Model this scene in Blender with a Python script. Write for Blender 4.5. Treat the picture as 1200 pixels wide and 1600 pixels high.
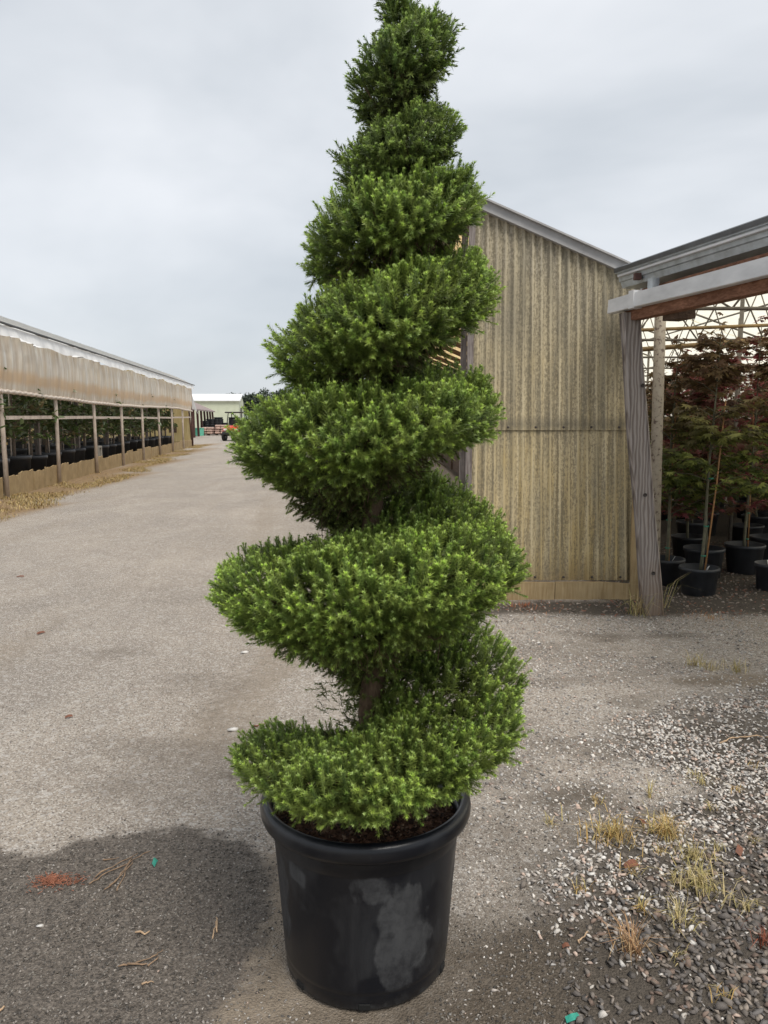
import bpy, math, random
import numpy as np
from mathutils import Vector, Matrix
R = math.radians
PI = math.pi
rng = np.random.default_rng(7)
random.seed(7)

# ------------------------------------------------------------------ camera, sky, sun, exposure
scene = bpy.context.scene
for o in list(bpy.data.objects):
    bpy.data.objects.remove(o)
FPX, PITCH, EYE = 1220.0, math.atan(148 / 1220.0), 1.6
cam_data = bpy.data.cameras.new('camera')
cam = bpy.data.objects.new('camera', cam_data)
scene.collection.objects.link(cam)
cam_data.sensor_fit = 'VERTICAL'
cam_data.sensor_height = 36.0
cam_data.lens = 36.0 * FPX / 1600.0
cam_data.clip_start = 0.05
cam_data.clip_end = 3000
cam.location = (0, 0, EYE)
cam.rotation_euler = (PI / 2 - PITCH, 0, 0)
scene.camera = cam

SUN_ELEV, SUN_AZ = 58, 150          # azimuth measured from +Y (view direction) clockwise
world = bpy.data.worlds.new('World')
scene.world = world
world.use_nodes = True
wn = world.node_tree.nodes
wl = world.node_tree.links
wn.clear()
w_out = wn.new('ShaderNodeOutputWorld')
w_bg = wn.new('ShaderNodeBackground')
w_sky = wn.new('ShaderNodeTexSky')
w_sky.sky_type = 'NISHITA'
w_sky.sun_disc = False
w_sky.sun_elevation = R(SUN_ELEV)
w_sky.sun_rotation = R(SUN_AZ)
w_tc = wn.new('ShaderNodeTexCoord')
w_map = wn.new('ShaderNodeMapping')
w_map.inputs['Scale'].default_value = (1.0, 1.0, 2.0)
w_map.inputs['Location'].default_value = (3.1, 0.4, 0.2)
w_n1 = wn.new('ShaderNodeTexNoise')
w_n1.inputs['Scale'].default_value = 1.7
w_n1.inputs['Detail'].default_value = 5
w_n1.inputs['Roughness'].default_value = 0.5
w_n1.inputs['Distortion'].default_value = 0.25
w_ramp = wn.new('ShaderNodeValToRGB')
w_ramp.color_ramp.elements[0].position = 0.34
w_ramp.color_ramp.elements[0].color = (2.9, 3.1, 3.32, 1)
w_ramp.color_ramp.elements[1].position = 0.66
w_ramp.color_ramp.elements[1].color = (4.4, 4.5, 4.66, 1)
w_mix = wn.new('ShaderNodeMixRGB')
w_mix.inputs['Fac'].default_value = 0.94
w_bg.inputs['Strength'].default_value = 0.1
wl.new(w_tc.outputs['Generated'], w_map.inputs['Vector'])
wl.new(w_map.outputs['Vector'], w_n1.inputs['Vector'])
wl.new(w_n1.outputs['Fac'], w_ramp.inputs['Fac'])
wl.new(w_sky.outputs['Color'], w_mix.inputs['Color1'])
wl.new(w_ramp.outputs['Color'], w_mix.inputs['Color2'])
wl.new(w_mix.outputs['Color'], w_bg.inputs['Color'])
wl.new(w_bg.outputs['Background'], w_out.inputs['Surface'])

sun_data = bpy.data.lights.new('sun', 'SUN')
sun_data.energy = 1.5
sun_data.angle = R(24)
sun_data.color = (1.0, 0.95, 0.87)
sun = bpy.data.objects.new('sun', sun_data)
scene.collection.objects.link(sun)
sd = Vector((math.sin(R(SUN_AZ)) * math.cos(R(SUN_ELEV)), math.cos(R(SUN_AZ)) * math.cos(R(SUN_ELEV)), math.sin(R(SUN_ELEV))))
sun.rotation_euler = sd.to_track_quat('Z', 'Y').to_euler()

scene.view_settings.view_transform = 'Standard'
scene.view_settings.look = 'None'
scene.view_settings.exposure = 1.06
scene.view_settings.gamma = 1.0
scene.view_settings.use_curve_mapping = False
scene.cycles.max_bounces = 8
scene.cycles.transparent_max_bounces = 12
scene.cycles.use_denoising = True

# ------------------------------------------------------------------ helpers
def gp(px, py, z=0.0):
    u, v = (px - 600) / FPX, (800 - py) / FPX
    d = Vector((u, math.cos(PITCH) + v * math.sin(PITCH), -math.sin(PITCH) + v * math.cos(PITCH)))
    t = (z - EYE) / d.z
    return (d.x * t, d.y * t)

def tag(o, label=None, cat=None, group=None, kind=None):
    if label: o['label'] = label
    if cat: o['category'] = cat
    if group: o['group'] = group
    if kind: o['kind'] = kind
    return o

def link(o, parent=None):
    scene.collection.objects.link(o)
    if parent is not None:
        o.parent = parent
    return o

def empty(name, loc=(0, 0, 0), rz=0.0):
    o = bpy.data.objects.new(name, None)
    o.empty_display_size = 0.1
    o.location = loc
    o.rotation_euler = (0, 0, rz)
    return link(o)

def mesh_np(name, V, F, C=None, smooth=False):
    """V (n,3), F (m,k) array or list of arrays, C (n,3) vertex colours"""
    me = bpy.data.meshes.new(name)
    V = np.asarray(V, dtype=np.float32)
    fl = F if isinstance(F, list) else [F]
    fl = [np.asarray(f, dtype=np.int32) for f in fl if len(f)]
    loops = np.concatenate([f.ravel() for f in fl])
    sizes = np.concatenate([np.full(len(f), f.shape[1], dtype=np.int32) for f in fl])
    starts = np.concatenate([[0], np.cumsum(sizes)[:-1]]).astype(np.int32)
    me.vertices.add(len(V)); me.vertices.foreach_set('co', V.ravel())
    me.loops.add(len(loops)); me.loops.foreach_set('vertex_index', loops)
    me.polygons.add(len(sizes)); me.polygons.foreach_set('loop_start', starts)
    me.polygons.foreach_set('loop_total', sizes)
    if smooth:
        me.polygons.foreach_set('use_smooth', np.ones(len(sizes), dtype=bool))
    if C is not None:
        at = me.color_attributes.new('Col', 'FLOAT_COLOR', 'POINT')
        cc = np.ones((len(V), 4), dtype=np.float32); cc[:, :3] = C
        at.data.foreach_set('color', cc.ravel())
    me.update(calc_edges=True)
    return me

class MB:
    """collects shapes; build() links them as one mesh object"""
    def __init__(s): s.v = []; s.f = []; s.c = []; s.sm = []
    def add(s, vs, fs, smooth=False):
        b = len(s.v)
        s.v += [tuple(v) for v in vs]
        s.f += [tuple(i + b for i in f) for f in fs]
        s.sm += [smooth] * len(fs)
        return s
    def box(s, c, d, rot=None, bev=0.0):
        x, y, z = d[0] / 2, d[1] / 2, d[2] / 2
        if bev > 0:
            k = min(bev, x * .9, y * .9, z * .9)
            vs = []
            for sx in (-1, 1):
                for sy in (-1, 1):
                    for sz in (-1, 1):
                        vs += [(sx * x, sy * (y - k), sz * (z - k)), (sx * (x - k), sy * y, sz * (z - k)), (sx * (x - k), sy * (y - k), sz * z)]
            def I(sx, sy, sz, a): return (((sx > 0) * 2 + (sy > 0)) * 2 + (sz > 0)) * 3 + a
            fs = []
            for sg in (-1, 1):
                fs.append([I(sg, a, b, 0) for a, b in ((-1, -1), (1, -1), (1, 1), (-1, 1))][::sg])
                fs.append([I(a, sg, b, 1) for a, b in ((-1, -1), (-1, 1), (1, 1), (1, -1))][::sg])
                fs.append([I(a, b, sg, 2) for a, b in ((-1, -1), (1, -1), (1, 1), (-1, 1))][::sg])
            for a in (-1, 1):
                for b in (-1, 1):
                    fs.append([I(-1, a, b, 1), I(1, a, b, 1), I(1, a, b, 2), I(-1, a, b, 2)])
                    fs.append([I(a, -1, b, 0), I(a, 1, b, 0), I(a, 1, b, 2), I(a, -1, b, 2)])
                    fs.append([I(a, b, -1, 0), I(a, b, 1, 0), I(a, b, 1, 1), I(a, b, -1, 1)])
                    for cc in (-1, 1):
                        fs.append([I(a, b, cc, 0), I(a, b, cc, 1), I(a, b, cc, 2)])
        else:
            vs = [(-x, -y, -z), (x, -y, -z), (x, y, -z), (-x, y, -z), (-x, -y, z), (x, -y, z), (x, y, z), (-x, y, z)]
            fs = [(0, 3, 2, 1), (4, 5, 6, 7), (0, 1, 5, 4), (1, 2, 6, 5), (2, 3, 7, 6), (3, 0, 4, 7)]
        if rot is not None:
            vs = [rot @ Vector(v) for v in vs]
        return s.add([(v[0] + c[0], v[1] + c[1], v[2] + c[2]) for v in vs], fs)
    def bar(s, a, b, w, h, up=(0, 0, 1), bev=0.0):
        a, b = Vector(a), Vector(b); d = b - a; L = d.length; y = d / L
        x = y.cross(Vector(up)).normalized(); z = x.cross(y)
        m = Matrix((x, y, z)).transposed()
        return s.box((a + b) / 2, (w, L, h), m, bev)
    def tube(s, pts, r, n=8, cap=True, smooth=True):
        pts = [Vector(p) for p in pts]
        rs = r if isinstance(r, (list, tuple)) else [r] * len(pts)
        vs, fs = [], []
        t0 = (pts[1] - pts[0]).normalized()
        u = t0.cross(Vector((0, 0, 1)))
        if u.length < .05: u = t0.cross(Vector((1, 0, 0)))
        u.normalize()
        for i, p in enumerate(pts):
            t = (pts[min(i + 1, len(pts) - 1)] - pts[max(i - 1, 0)]).normalized()
            u = (u - t * u.dot(t)).normalized(); w = t.cross(u)
            for k in range(n):
                a = 2 * PI * k / n
                vs.append(p + (u * math.cos(a) + w * math.sin(a)) * rs[i])
        for i in range(len(pts) - 1):
            for k in range(n):
                fs.append((i * n + k, i * n + (k + 1) % n, (i + 1) * n + (k + 1) % n, (i + 1) * n + k))
        s.add(vs, fs, smooth)
        if cap:
            b = len(s.v) - len(vs)
            s.f += [tuple(b + k for k in range(n))[::-1], tuple(b + (len(pts) - 1) * n + k for k in range(n))]
            s.sm += [False, False]
        return s
    def lathe(s, prof, n=48, c=(0, 0, 0), smooth=True):
        vs = [(c[0] + r * math.cos(2 * PI * k / n), c[1] + r * math.sin(2 * PI * k / n), c[2] + z) for r, z in prof for k in range(n)]
        fs = [(i * n + k, i * n + (k + 1) % n, (i + 1) * n + (k + 1) % n, (i + 1) * n + k) for i in range(len(prof) - 1) for k in range(n)]
        return s.add(vs, fs, smooth)
    def mesh(s, name):
        me = bpy.data.meshes.new(name)
        me.from_pydata(s.v, [], s.f)
        me.polygons.foreach_set('use_smooth', s.sm)
        me.update()
        return me
    def build(s, name, mat, parent=None):
        me = s.mesh(name)
        me.materials.append(mat)
        return link(bpy.data.objects.new(name, me), parent)

def obj(name, me, mat=None, parent=None, loc=(0, 0, 0), rot=(0, 0, 0), scale=(1, 1, 1)):
    if mat is not None and not me.materials:
        me.materials.append(mat)
    o = bpy.data.objects.new(name, me)
    o.location = loc; o.rotation_euler = rot; o.scale = scale
    return link(o, parent)

def copy_tree(o, parent=None):
    c = o.copy(); scene.collection.objects.link(c); c.parent = parent
    for ch in list(o.children):
        copy_tree(ch, c)
    return c

# ------------------------------------------------------------------ value noise in numpy (for layouts)
_perm = np.random.default_rng(3).random((256, 256))
def vnoise(x, y, s=1.0, off=0.0):
    x = np.asarray(x) * s + 91.7 + off; y = np.asarray(y) * s + 47.3 + off * 1.7
    xi = np.floor(x).astype(int); yi = np.floor(y).astype(int)
    fx = x - xi; fy = y - yi
    fx = fx * fx * (3 - 2 * fx); fy = fy * fy * (3 - 2 * fy)
    g = lambda a, b: _perm[a % 256, b % 256]
    return (g(xi, yi) * (1 - fx) + g(xi + 1, yi) * fx) * (1 - fy) + (g(xi, yi + 1) * (1 - fx) + g(xi + 1, yi + 1) * fx) * fy
def fbm(x, y, s=1.0, oct=4, off=0.0):
    t = 0; a = 0.5; n = 0
    for i in range(oct):
        t = t + a * vnoise(x, y, s * 2 ** i, off + 13.1 * i); n += a; a *= .5
    return t / n
def sst(a, b, x):
    t = np.clip((np.asarray(x) - a) / (b - a), 0, 1)
    return t * t * (3 - 2 * t)

# ------------------------------------------------------------------ materials
class M_:
    def __init__(s, name):
        s.m = bpy.data.materials.new(name); s.m.use_nodes = True
        s.t = s.m.node_tree; s.n = s.t.nodes; s.l = s.t.links
        s.b = s.n['Principled BSDF']; s.o = s.n['Material Output']
        s.tc = s.n.new('ShaderNodeTexCoord')
    def put(s, sock, v):
        if hasattr(v, 'is_output'): s.l.new(v, sock)
        elif isinstance(v, (tuple, list)): sock.default_value = (*v, 1) if len(v) == 3 and sock.type == 'RGBA' else v
        else: sock.default_value = v
    def map(s, scale=(1, 1, 1), src='Object', loc=(0, 0, 0)):
        m = s.n.new('ShaderNodeMapping'); m.inputs['Scale'].default_value = scale; m.inputs['Location'].default_value = loc
        s.l.new(s.tc.outputs[src], m.inputs['Vector']); return m.outputs['Vector']
    def noise(s, scale, detail=4, rough=.55, vec=None, dist=0.0):
        n = s.n.new('ShaderNodeTexNoise')
        n.inputs['Scale'].default_value = scale; n.inputs['Detail'].default_value = detail
        n.inputs['Roughness'].default_value = rough; n.inputs['Distortion'].default_value = dist
        s.l.new(vec or s.tc.outputs['Object'], n.inputs['Vector']); return n.outputs['Fac']
    def voro(s, scale, vec=None, out='Distance', feat='F1'):
        n = s.n.new('ShaderNodeTexVoronoi'); n.feature = feat; n.inputs['Scale'].default_value = scale
        s.l.new(vec or s.tc.outputs['Object'], n.inputs['Vector']); return n.outputs[out]
    def ramp(s, fac, stops):
        n = s.n.new('ShaderNodeValToRGB'); e = n.color_ramp.elements
        while len(e) < len(stops): e.new(.5)
        for k, (p, c) in enumerate(stops):
            e[k].position = p; e[k].color = (*c, 1) if isinstance(c, (tuple, list)) else (c, c, c, 1)
        s.put(n.inputs['Fac'], fac); return n.outputs['Color']
    def mix(s, fac, a, b, mode='MIX'):
        n = s.n.new('ShaderNodeMixRGB'); n.blend_type = mode
        s.put(n.inputs['Fac'], fac); s.put(n.inputs['Color1'], a); s.put(n.inputs['Color2'], b); return n.outputs['Color']
    def math(s, op, a, b=0.0, clamp=False):
        n = s.n.new('ShaderNodeMath'); n.operation = op; n.use_clamp = clamp
        s.put(n.inputs[0], a); s.put(n.inputs[1], b); return n.outputs['Value']
    def attr(s, name):
        n = s.n.new('ShaderNodeAttribute'); n.attribute_name = name; return n
    def sep(s, vec):
        n = s.n.new('ShaderNodeSeparateXYZ'); s.l.new(vec, n.inputs[0]); return n.outputs
    def bump(s, h, strength=.5, dist=.01):
        n = s.n.new('ShaderNodeBump'); n.inputs['Strength'].default_value = strength; n.inputs['Distance'].default_value = dist
        s.put(n.inputs['Height'], h); s.l.new(n.outputs['Normal'], s.b.inputs['Normal']); return n
    def objrand(s):
        n = s.n.new('ShaderNodeObjectInfo'); return n.outputs['Random']
    def done(s, col=None, rough=None, metal=None, spec=None):
        if col is not None: s.put(s.b.inputs['Base Color'], col)
        if rough is not None: s.put(s.b.inputs['Roughness'], rough)
        if metal is not None: s.b.inputs['Metallic'].default_value = metal
        if spec is not None: s.put(s.b.inputs['Specular IOR Level'], spec)
        return s.m
    def leafy(s, col, trans=.3, rough=.5, spec=.3, tcol=None):
        s.done(col, rough, spec=spec)
        t = s.n.new('ShaderNodeBsdfTranslucent'); s.put(t.inputs['Color'], tcol or col)
        mx = s.n.new('ShaderNodeMixShader'); mx.inputs['Fac'].default_value = trans
        s.l.new(s.b.outputs[0], mx.inputs[1]); s.l.new(t.outputs[0], mx.inputs[2])
        s.l.new(mx.outputs[0], s.o.inputs['Surface']); return s.m
    def film(s, col, tcol, trans, clear, rough=.5):
        s.leafy(col, trans, rough, .3, tcol)
        tr = s.n.new('ShaderNodeBsdfTransparent')
        mx = s.n.new('ShaderNodeMixShader'); s.put(mx.inputs['Fac'], clear)
        s.l.new(s.o.inputs['Surface'].links[0].from_socket, mx.inputs[1]); s.l.new(tr.outputs[0], mx.inputs[2])
        s.l.new(mx.outputs[0], s.o.inputs['Surface']); return s.m

def simple(name, c, rough=.6, metal=0.0, var=.25, sc=20, bump=0.0):
    m = M_(name)
    n = m.noise(sc, 5)
    lo = tuple(x * (1 - var) for x in c); hi = tuple(min(1, x * (1 + var)) for x in c)
    col = m.ramp(n, [(.3, lo), (.7, hi)])
    if bump: m.bump(n, bump, .004)
    return m.done(col, m.ramp(n, [(.3, max(0, rough - .1)), (.7, min(1, rough + .1))]), metal)

def wood(name, c1, c2, axis='z', scale=6.0, rough=.85):
    m = M_(name)
    st = {'x': (.06, 1, 1), 'y': (1, .06, 1), 'z': (1, 1, .06)}[axis]
    g = m.noise(scale * 9, 6, .62, m.map(st), 1.2)
    g2 = m.noise(scale * .8, 3)
    col = m.mix(m.ramp(g, [(.38, 0), (.62, 1)]), c1, c2)
    col = m.mix(m.ramp(g2, [(.35, 0), (.7, .55)]), col, tuple(x * .6 for x in c1))
    m.bump(g, .5, .004)
    return m.done(col, rough, spec=.2)

# ground: zones are stored on the sheet as the attribute "Zone" (r wet stain, g dark soil, b loose gravel bed)
m = M_('yard_ground')
z = m.attr('Zone'); zs = m.n.new('ShaderNodeSeparateColor'); m.l.new(z.outputs['Color'], zs.inputs[0])
z2 = m.attr('ZoneB'); zs2 = m.n.new('ShaderNodeSeparateColor'); m.l.new(z2.outputs['Color'], zs2.inputs[0])
big = m.noise(.55, 5, .6); mid = m.noise(5, 5, .6); fine = m.noise(95, 4, .75)
streak = m.noise(1.3, 4, .55, m.map((1.0, .12, 1)))
chip = m.voro(150, out='Color'); chipd = m.voro(150)
chip2 = m.voro(46, out='Color')
road = m.ramp(mid, [(.3, (.31, .263, .218)), (.7, (.415, .36, .305))])
road = m.mix(m.ramp(big, [(.35, .0), (.62, .75)]), road, (.27, .237, .205))
road = m.mix(m.ramp(m.noise(1.4, 6, .65, m.map((1, .45, 1), loc=(7, 3, 0))), [(.5, 0), (.68, .7)]), road, (.46, .405, .345))
road = m.mix(m.ramp(streak, [(.45, 0), (.75, .4)]), road, (.41, .345, .275))
cs = m.n.new('ShaderNodeSeparateColor'); m.l.new(chip, cs.inputs[0])
cs2 = m.n.new('ShaderNodeSeparateColor'); m.l.new(chip2, cs2.inputs[0])
road = m.mix(m.ramp(cs.outputs[0], [(.58, 0), (.92, .8)]), road, (.6, .56, .51))
road = m.mix(m.ramp(cs.outputs[1], [(.6, 0), (.95, .8)]), road, (.16, .138, .118))
road = m.mix(m.ramp(cs2.outputs[0], [(.9, 0), (.95, .45)]), road, (.56, .53, .5))
soil = m.ramp(fine, [(.3, (.045, .036, .027)), (.52, (.11, .089, .068)), (.72, (.22, .185, .15))])
dust = m.ramp(fine, [(.3, (.17, .135, .1)), (.6, (.31, .255, .195)), (.8, (.42, .35, .275))])
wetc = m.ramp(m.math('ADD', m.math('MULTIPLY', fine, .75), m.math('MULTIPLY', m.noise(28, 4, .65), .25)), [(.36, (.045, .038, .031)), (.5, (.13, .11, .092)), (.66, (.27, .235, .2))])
fz = m.math('ADD', m.math('MULTIPLY', m.math('SUBTRACT', fine, .5), .5), m.math('MULTIPLY', m.math('SUBTRACT', m.noise(17, 5, .7), .5), .7))
def edge(ch, soft=.16):
    a = m.math('ADD', ch, fz)
    return m.ramp(a, [(.5 - soft, 0), (.5 + soft, 1)])
col = m.mix(edge(zs2.outputs[0], .3), road, dust)
col = m.mix(edge(zs.outputs[1], .45), col, soil)
col = m.mix(edge(zs.outputs[2], .45), col, m.ramp(fine, [(.3, (.05, .043, .036)), (.7, (.13, .11, .09))]))
col = m.mix(edge(zs2.outputs[1], .25), col, m.ramp(m.noise(14, 6, .7), [(.35, (.17, .11, .065)), (.65, (.34, .24, .13))]))
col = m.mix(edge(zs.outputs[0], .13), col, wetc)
h = m.math('ADD', m.math('MULTIPLY', m.math('SUBTRACT', 1.0, chipd), .6), m.math('MULTIPLY', fine, .9))
m.bump(h, .9, .011)
rgh = m.mix(zs.outputs[0], (.92, .92, .92), m.ramp(fine, [(.35, .45), (.6, .75)]))
m.done(col, rgh, spec=.25)
MAT_GROUND = m.m

def vcol(name, rough=.85, bump=0.0, spec=.3, sc=60):
    m = M_(name); a = m.attr('Col')
    n = m.noise(sc, 4, .65)
    c = m.mix(.55, a.outputs['Color'], m.ramp(n, [(.25, .45), (.7, 1.0)]), 'MULTIPLY')
    if bump: m.bump(n, bump, .004)
    return m.done(c, rough, spec=spec)
MAT_STONE = vcol('gravel_stone', .8, .4, .35)
MAT_STRAW = vcol('dry_straw', .8, 0, .2)

m = M_('spruce_needles'); a = m.attr('Col'); MAT_NEEDLE = m.leafy(a.outputs['Color'], .34, .42, .35)
m = M_('broad_leaves'); a = m.attr('Col'); MAT_BROAD = m.leafy(m.mix(.2, a.outputs['Color'], m.ramp(m.objrand(), [(0, .65), (1, 1.0)]), 'MULTIPLY'), .35, .3, .6)
m = M_('maple_leaves'); a = m.attr('Col'); MAT_MAPLE = m.leafy(a.outputs['Color'], .35, .55, .3)
MAT_FARLEAF = None

m = M_('spruce_bark'); n = m.noise(40, 5, .7, m.map((1, 1, .35))); m.bump(n, .9, .01)
MAT_BARK = m.done(m.ramp(n, [(.3, (.055, .035, .022)), (.7, (.17, .115, .075))]), .9, spec=.2)
MAT_BARKGREY = simple('grey_bark', (.16, .125, .095), .85, 0, .4, 30, .4)
MAT_BARKGREEN = simple('young_maple_bark', (.13, .125, .08), .75, 0, .35, 30, .2)
MAT_BAMBOO = simple('stake_cane', (.42, .22, .09), .6, 0, .3, 25)

# black nursery plastic with pale dusty scuffs
m = M_('nursery_pot_plastic')
pz = m.sep(m.tc.outputs['Object'])
scr = m.noise(9, 6, .7, m.map((1, 1, .28)), .8)
patch = m.noise(3.1, 4, .6, m.map((1, 1, .8), loc=(1.37, .2, .55)))
grit = m.noise(160, 3, .7)
dirt = m.math('MULTIPLY', m.ramp(patch, [(.53, 0), (.585, 1)]), m.ramp(scr, [(.3, .35), (.62, 1)]))
scuff = m.attr('Dust')
lines = m.ramp(m.noise(7, 3, .8, m.map((.25, .25, 5.0)), 2.5), [(.66, 0), (.69, .5), (.72, 0)])
spots = m.ramp(m.voro(38), [(.05, .7), (.11, 0)])
dirt = m.math('ADD', dirt, m.math('ADD', lines, m.math('MULTIPLY', spots, m.ramp(m.noise(4, 2), [(.5, 0), (.6, 1)]))), True)
dirt2 = m.math('ADD', m.math('MULTIPLY', dirt, .35), m.math('MULTIPLY', m.ramp(m.math('ADD', scuff.outputs['Fac'], m.math('MULTIPLY', m.math('SUBTRACT', scr, .5), .9)), [(.42, 0), (.58, 1)]), m.ramp(m.noise(55, 4, .75), [(.3, .35), (.7, 1)])), True)
colr = m.mix(m.math('MULTIPLY', dirt2, .72), (.006, .0072, .0108), m.ramp(scr, [(.3, (.035, .036, .038)), (.75, (.085, .087, .09))]))
m.bump(m.math('ADD', scr, m.math('MULTIPLY', grit, .3)), .12, .003)
MAT_POT = m.done(colr, m.mix(dirt2, (.3, .3, .3), (.7, .7, .7)), spec=.45)
MAT_POTFAR = simple('black_pot_plastic', (.036, .039, .045), .5, 0, .35, 12)
m = M_('bark_mulch'); v = m.voro(70, out='Color'); vs_ = m.n.new('ShaderNodeSeparateColor'); m.l.new(v, vs_.inputs[0])
m.bump(m.noise(80, 4, .7), 1.0, .012)
MAT_MULCH = m.done(m.ramp(vs_.outputs[0], [(0, (.035, .018, .012)), (.5, (.09, .045, .028)), (1, (.19, .105, .065))]), .9, spec=.2)

# weathered corrugated fibreglass
PITCHC = 0.076
m = M_('weathered_fibreglass')
xyz = m.sep(m.tc.outputs['Object'])
uvn = m.attr('Rib')
speck = m.noise(62, 5, .8, m.map((1, 1, .6)))
speck2 = m.noise(210, 3, .7)
blot = m.noise(2.2, 5, .6); runs = m.noise(26, 4, .6, m.map((1, 1, .035)))
base = m.ramp(m.math('ADD', m.math('MULTIPLY', xyz[2], .2), m.math('MULTIPLY', blot, .55)), [(.25, (.47, .35, .15)), (.55, (.45, .365, .21)), (.9, (.40, .36, .28))])
base = m.mix(m.ramp(runs, [(.4, 0), (.62, .7)]), base, (.62, .535, .36))
moss = m.noise(9, 5, .65, m.map((1, 1, .07), loc=(2.2, 0, 0)))
ridge = m.ramp(uvn.outputs['Fac'], [(0, .02), (.12, -.0), (.55, .0), (.85, 1)])
thr = m.math('SUBTRACT', m.math('ADD', speck, m.math('MULTIPLY', m.math('SUBTRACT', blot, .5), .22)), m.math('MULTIPLY', m.ramp(uvn.outputs['Fac'], [(.0, 1), (.16, 0), (.9, 0)]), .16))
thr = m.math('ADD', thr, m.math('MULTIPLY', m.math('SUBTRACT', m.noise(38, 4, .6, m.map((1, 1, .02), loc=(5, 0, 0))), .5), .5))
dk = m.ramp(thr, [(.43, 0), (.56, 1)])
col = m.mix(m.math('MULTIPLY', dk, .66), base, (.125, .105, .07))
col = m.mix(m.ramp(speck2, [(.56, 0), (.7, .5)]), col, (.07, .06, .045))
col = m.mix(m.ramp(moss, [(.46, 0), (.66, .6)]), col, (.17, .155, .115))
col = m.mix(m.ramp(m.math('ADD', m.math('ABSOLUTE', m.math('SUBTRACT', xyz[2], 1.54)), m.math('MULTIPLY', m.math('SUBTRACT', speck, .5), .12)), [(.0, .5), (.03, .35), (.075, 0)]), col, (.11, .1, .08))
col = m.mix(m.ramp(m.math('ADD', xyz[2], m.math('MULTIPLY', blot, .3)), [(.28, .55), (.55, 0)]), col, (.2, .145, .08))
m.bump(m.math('ADD', speck, speck2), .35, .003)
MAT_FIBRE = m.done(col, .75, spec=.25)

MAT_BEIGE = wood('tan_base_board', (.33, .235, .12), (.46, .35, .2), 'z', 5)
MAT_GREYWOOD = wood('weathered_grey_wood', (.15, .125, .115), (.32, .285, .265), 'z', 7)
MAT_REDWOOD = wood('brown_purlin_wood', (.16, .075, .045), (.3, .155, .1), 'y', 6)
MAT_DARKWOOD = wood('dark_brown_wood', (.09, .06, .045), (.17, .12, .09), 'y', 6)
MAT_POSTWOOD = wood('pale_post_wood', (.55, .46, .38), (.72, .63, .55), 'z', 7)
MAT_OLDPOST = simple('old_red_post', (.1, .05, .042), .85, 0, .3, 9, .3)
MAT_GALV = simple('galvanised_steel', (.42, .46, .49), .4, .35, .22, 14)
MAT_DARKMETAL = simple('dark_flashing', (.11, .115, .12), .5, .5, .25, 9)
MAT_GREYTRIM = simple('grey_rake_flashing', (.36, .355, .355), .6, .1, .15, 7)
m = M_('grey_white_channel'); n = m.noise(7, 5, .6, m.map((1, .3, 1)))
MAT_PVC = m.done(m.ramp(n, [(.3, (.46, .465, .47)), (.55, (.6, .605, .61)), (.75, (.7, .7, .7))]), .5)
MAT_PIPE = simple('dull_steel_pipe', (.2, .18, .155), .55, .35, .3, 12)
MAT_RUSTPIPE = simple('tan_rusted_pipe', (.36, .25, .12), .6, .15, .35, 8)
m = M_('rust_spotted_post'); n = m.noise(26, 5, .7)
MAT_SPOTPOST = m.done(m.ramp(n, [(.42, (.3, .26, .2)), (.56, (.26, .22, .165)), (.62, (.09, .06, .045))]), .7)
MAT_BOLT = simple('rusty_bolt', (.06, .05, .045), .6, .4, .3, 40)

m = M_('cream_roof_panel'); n = m.noise(16, 5, .7, m.map((.3, 1, 1))); sp = m.noise(60, 3, .75)
cc = m.ramp(n, [(.3, (.88, .83, .68)), (.7, (.95, .92, .82))]); cc = m.mix(m.ramp(sp, [(.62, 0), (.75, .5)]), cc, (.3, .22, .1))
MAT_CREAM = m.leafy(cc, .85, .6, .2, cc)
m = M_('amber_roof_panel'); n = m.noise(7, 5, .7)
cc = m.ramp(n, [(.3, (.52, .36, .16)), (.7, (.74, .58, .33))])
MAT_AMBER = m.leafy(cc, .8, .6, .2, cc)

# hanging plastic side curtain
m = M_('side_curtain_plastic')
g = m.attr('Fold'); zc = m.attr('Band')
runs = m.noise(9, 5, .6, m.map((1, 1, .06))); blot = m.noise(1.1, 4)
cc = m.ramp(runs, [(.3, (.6, .5, .39)), (.52, (.74, .66, .55)), (.68, (.88, .85, .79))])
cc = m.mix(m.ramp(m.math('ADD', zc.outputs['Fac'], m.math('MULTIPLY', m.math('SUBTRACT', blot, .5), .25)), [(.12, .15), (.22, .85), (.34, .75), (.45, 0)]), cc, (.7, .5, .31))
MAT_CURTAIN = m.film(cc, cc, .3, .05, .4)
m = M_('white_film'); n = m.noise(3, 4)
cc = m.ramp(n, [(.3, (.82, .82, .8)), (.7, (.92, .92, .91))])
MAT_FILM = m.leafy(cc, .7, .35, .4, cc)
m = M_('white_flap_film'); n = m.noise(5, 4)
cc = m.ramp(n, [(.3, (.76, .76, .75)), (.7, (.9, .9, .89))])
MAT_FLAP = m.leafy(cc, .2, .35, .4, cc)
MAT_ROLL = simple('curtain_roll', (.58, .50, .42), .6, 0, .22, 14)
m = M_('yellow_end_wall'); runs = m.noise(12, 4, .6, m.map((1, 1, .1)))
cc = m.ramp(runs, [(.3, (.50, .38, .16)), (.7, (.68, .56, .30))])
MAT_ENDWALL = m.leafy(cc, .6, .6, .2, cc)
MAT_PALEGREEN = simple('pale_green_siding', (.52, .55, .42), .7, 0, .05, 2)
MAT_WHITEROOF = simple('white_metal_roof', (.78, .79, .8), .5, .0, .06, 2)
MAT_HOLESHADE = simple('painted_hole_shade', (.003, .003, .003), .9)  # near-black colour standing in for the darkness inside the pot's drain holes
MAT_DARKHOLE = simple('dark_opening', (.05, .05, .05), .8)
MAT_REDROOF = simple('faded_red_roof', (.26, .2, .185), .7, 0, .2, 1.5)
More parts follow.
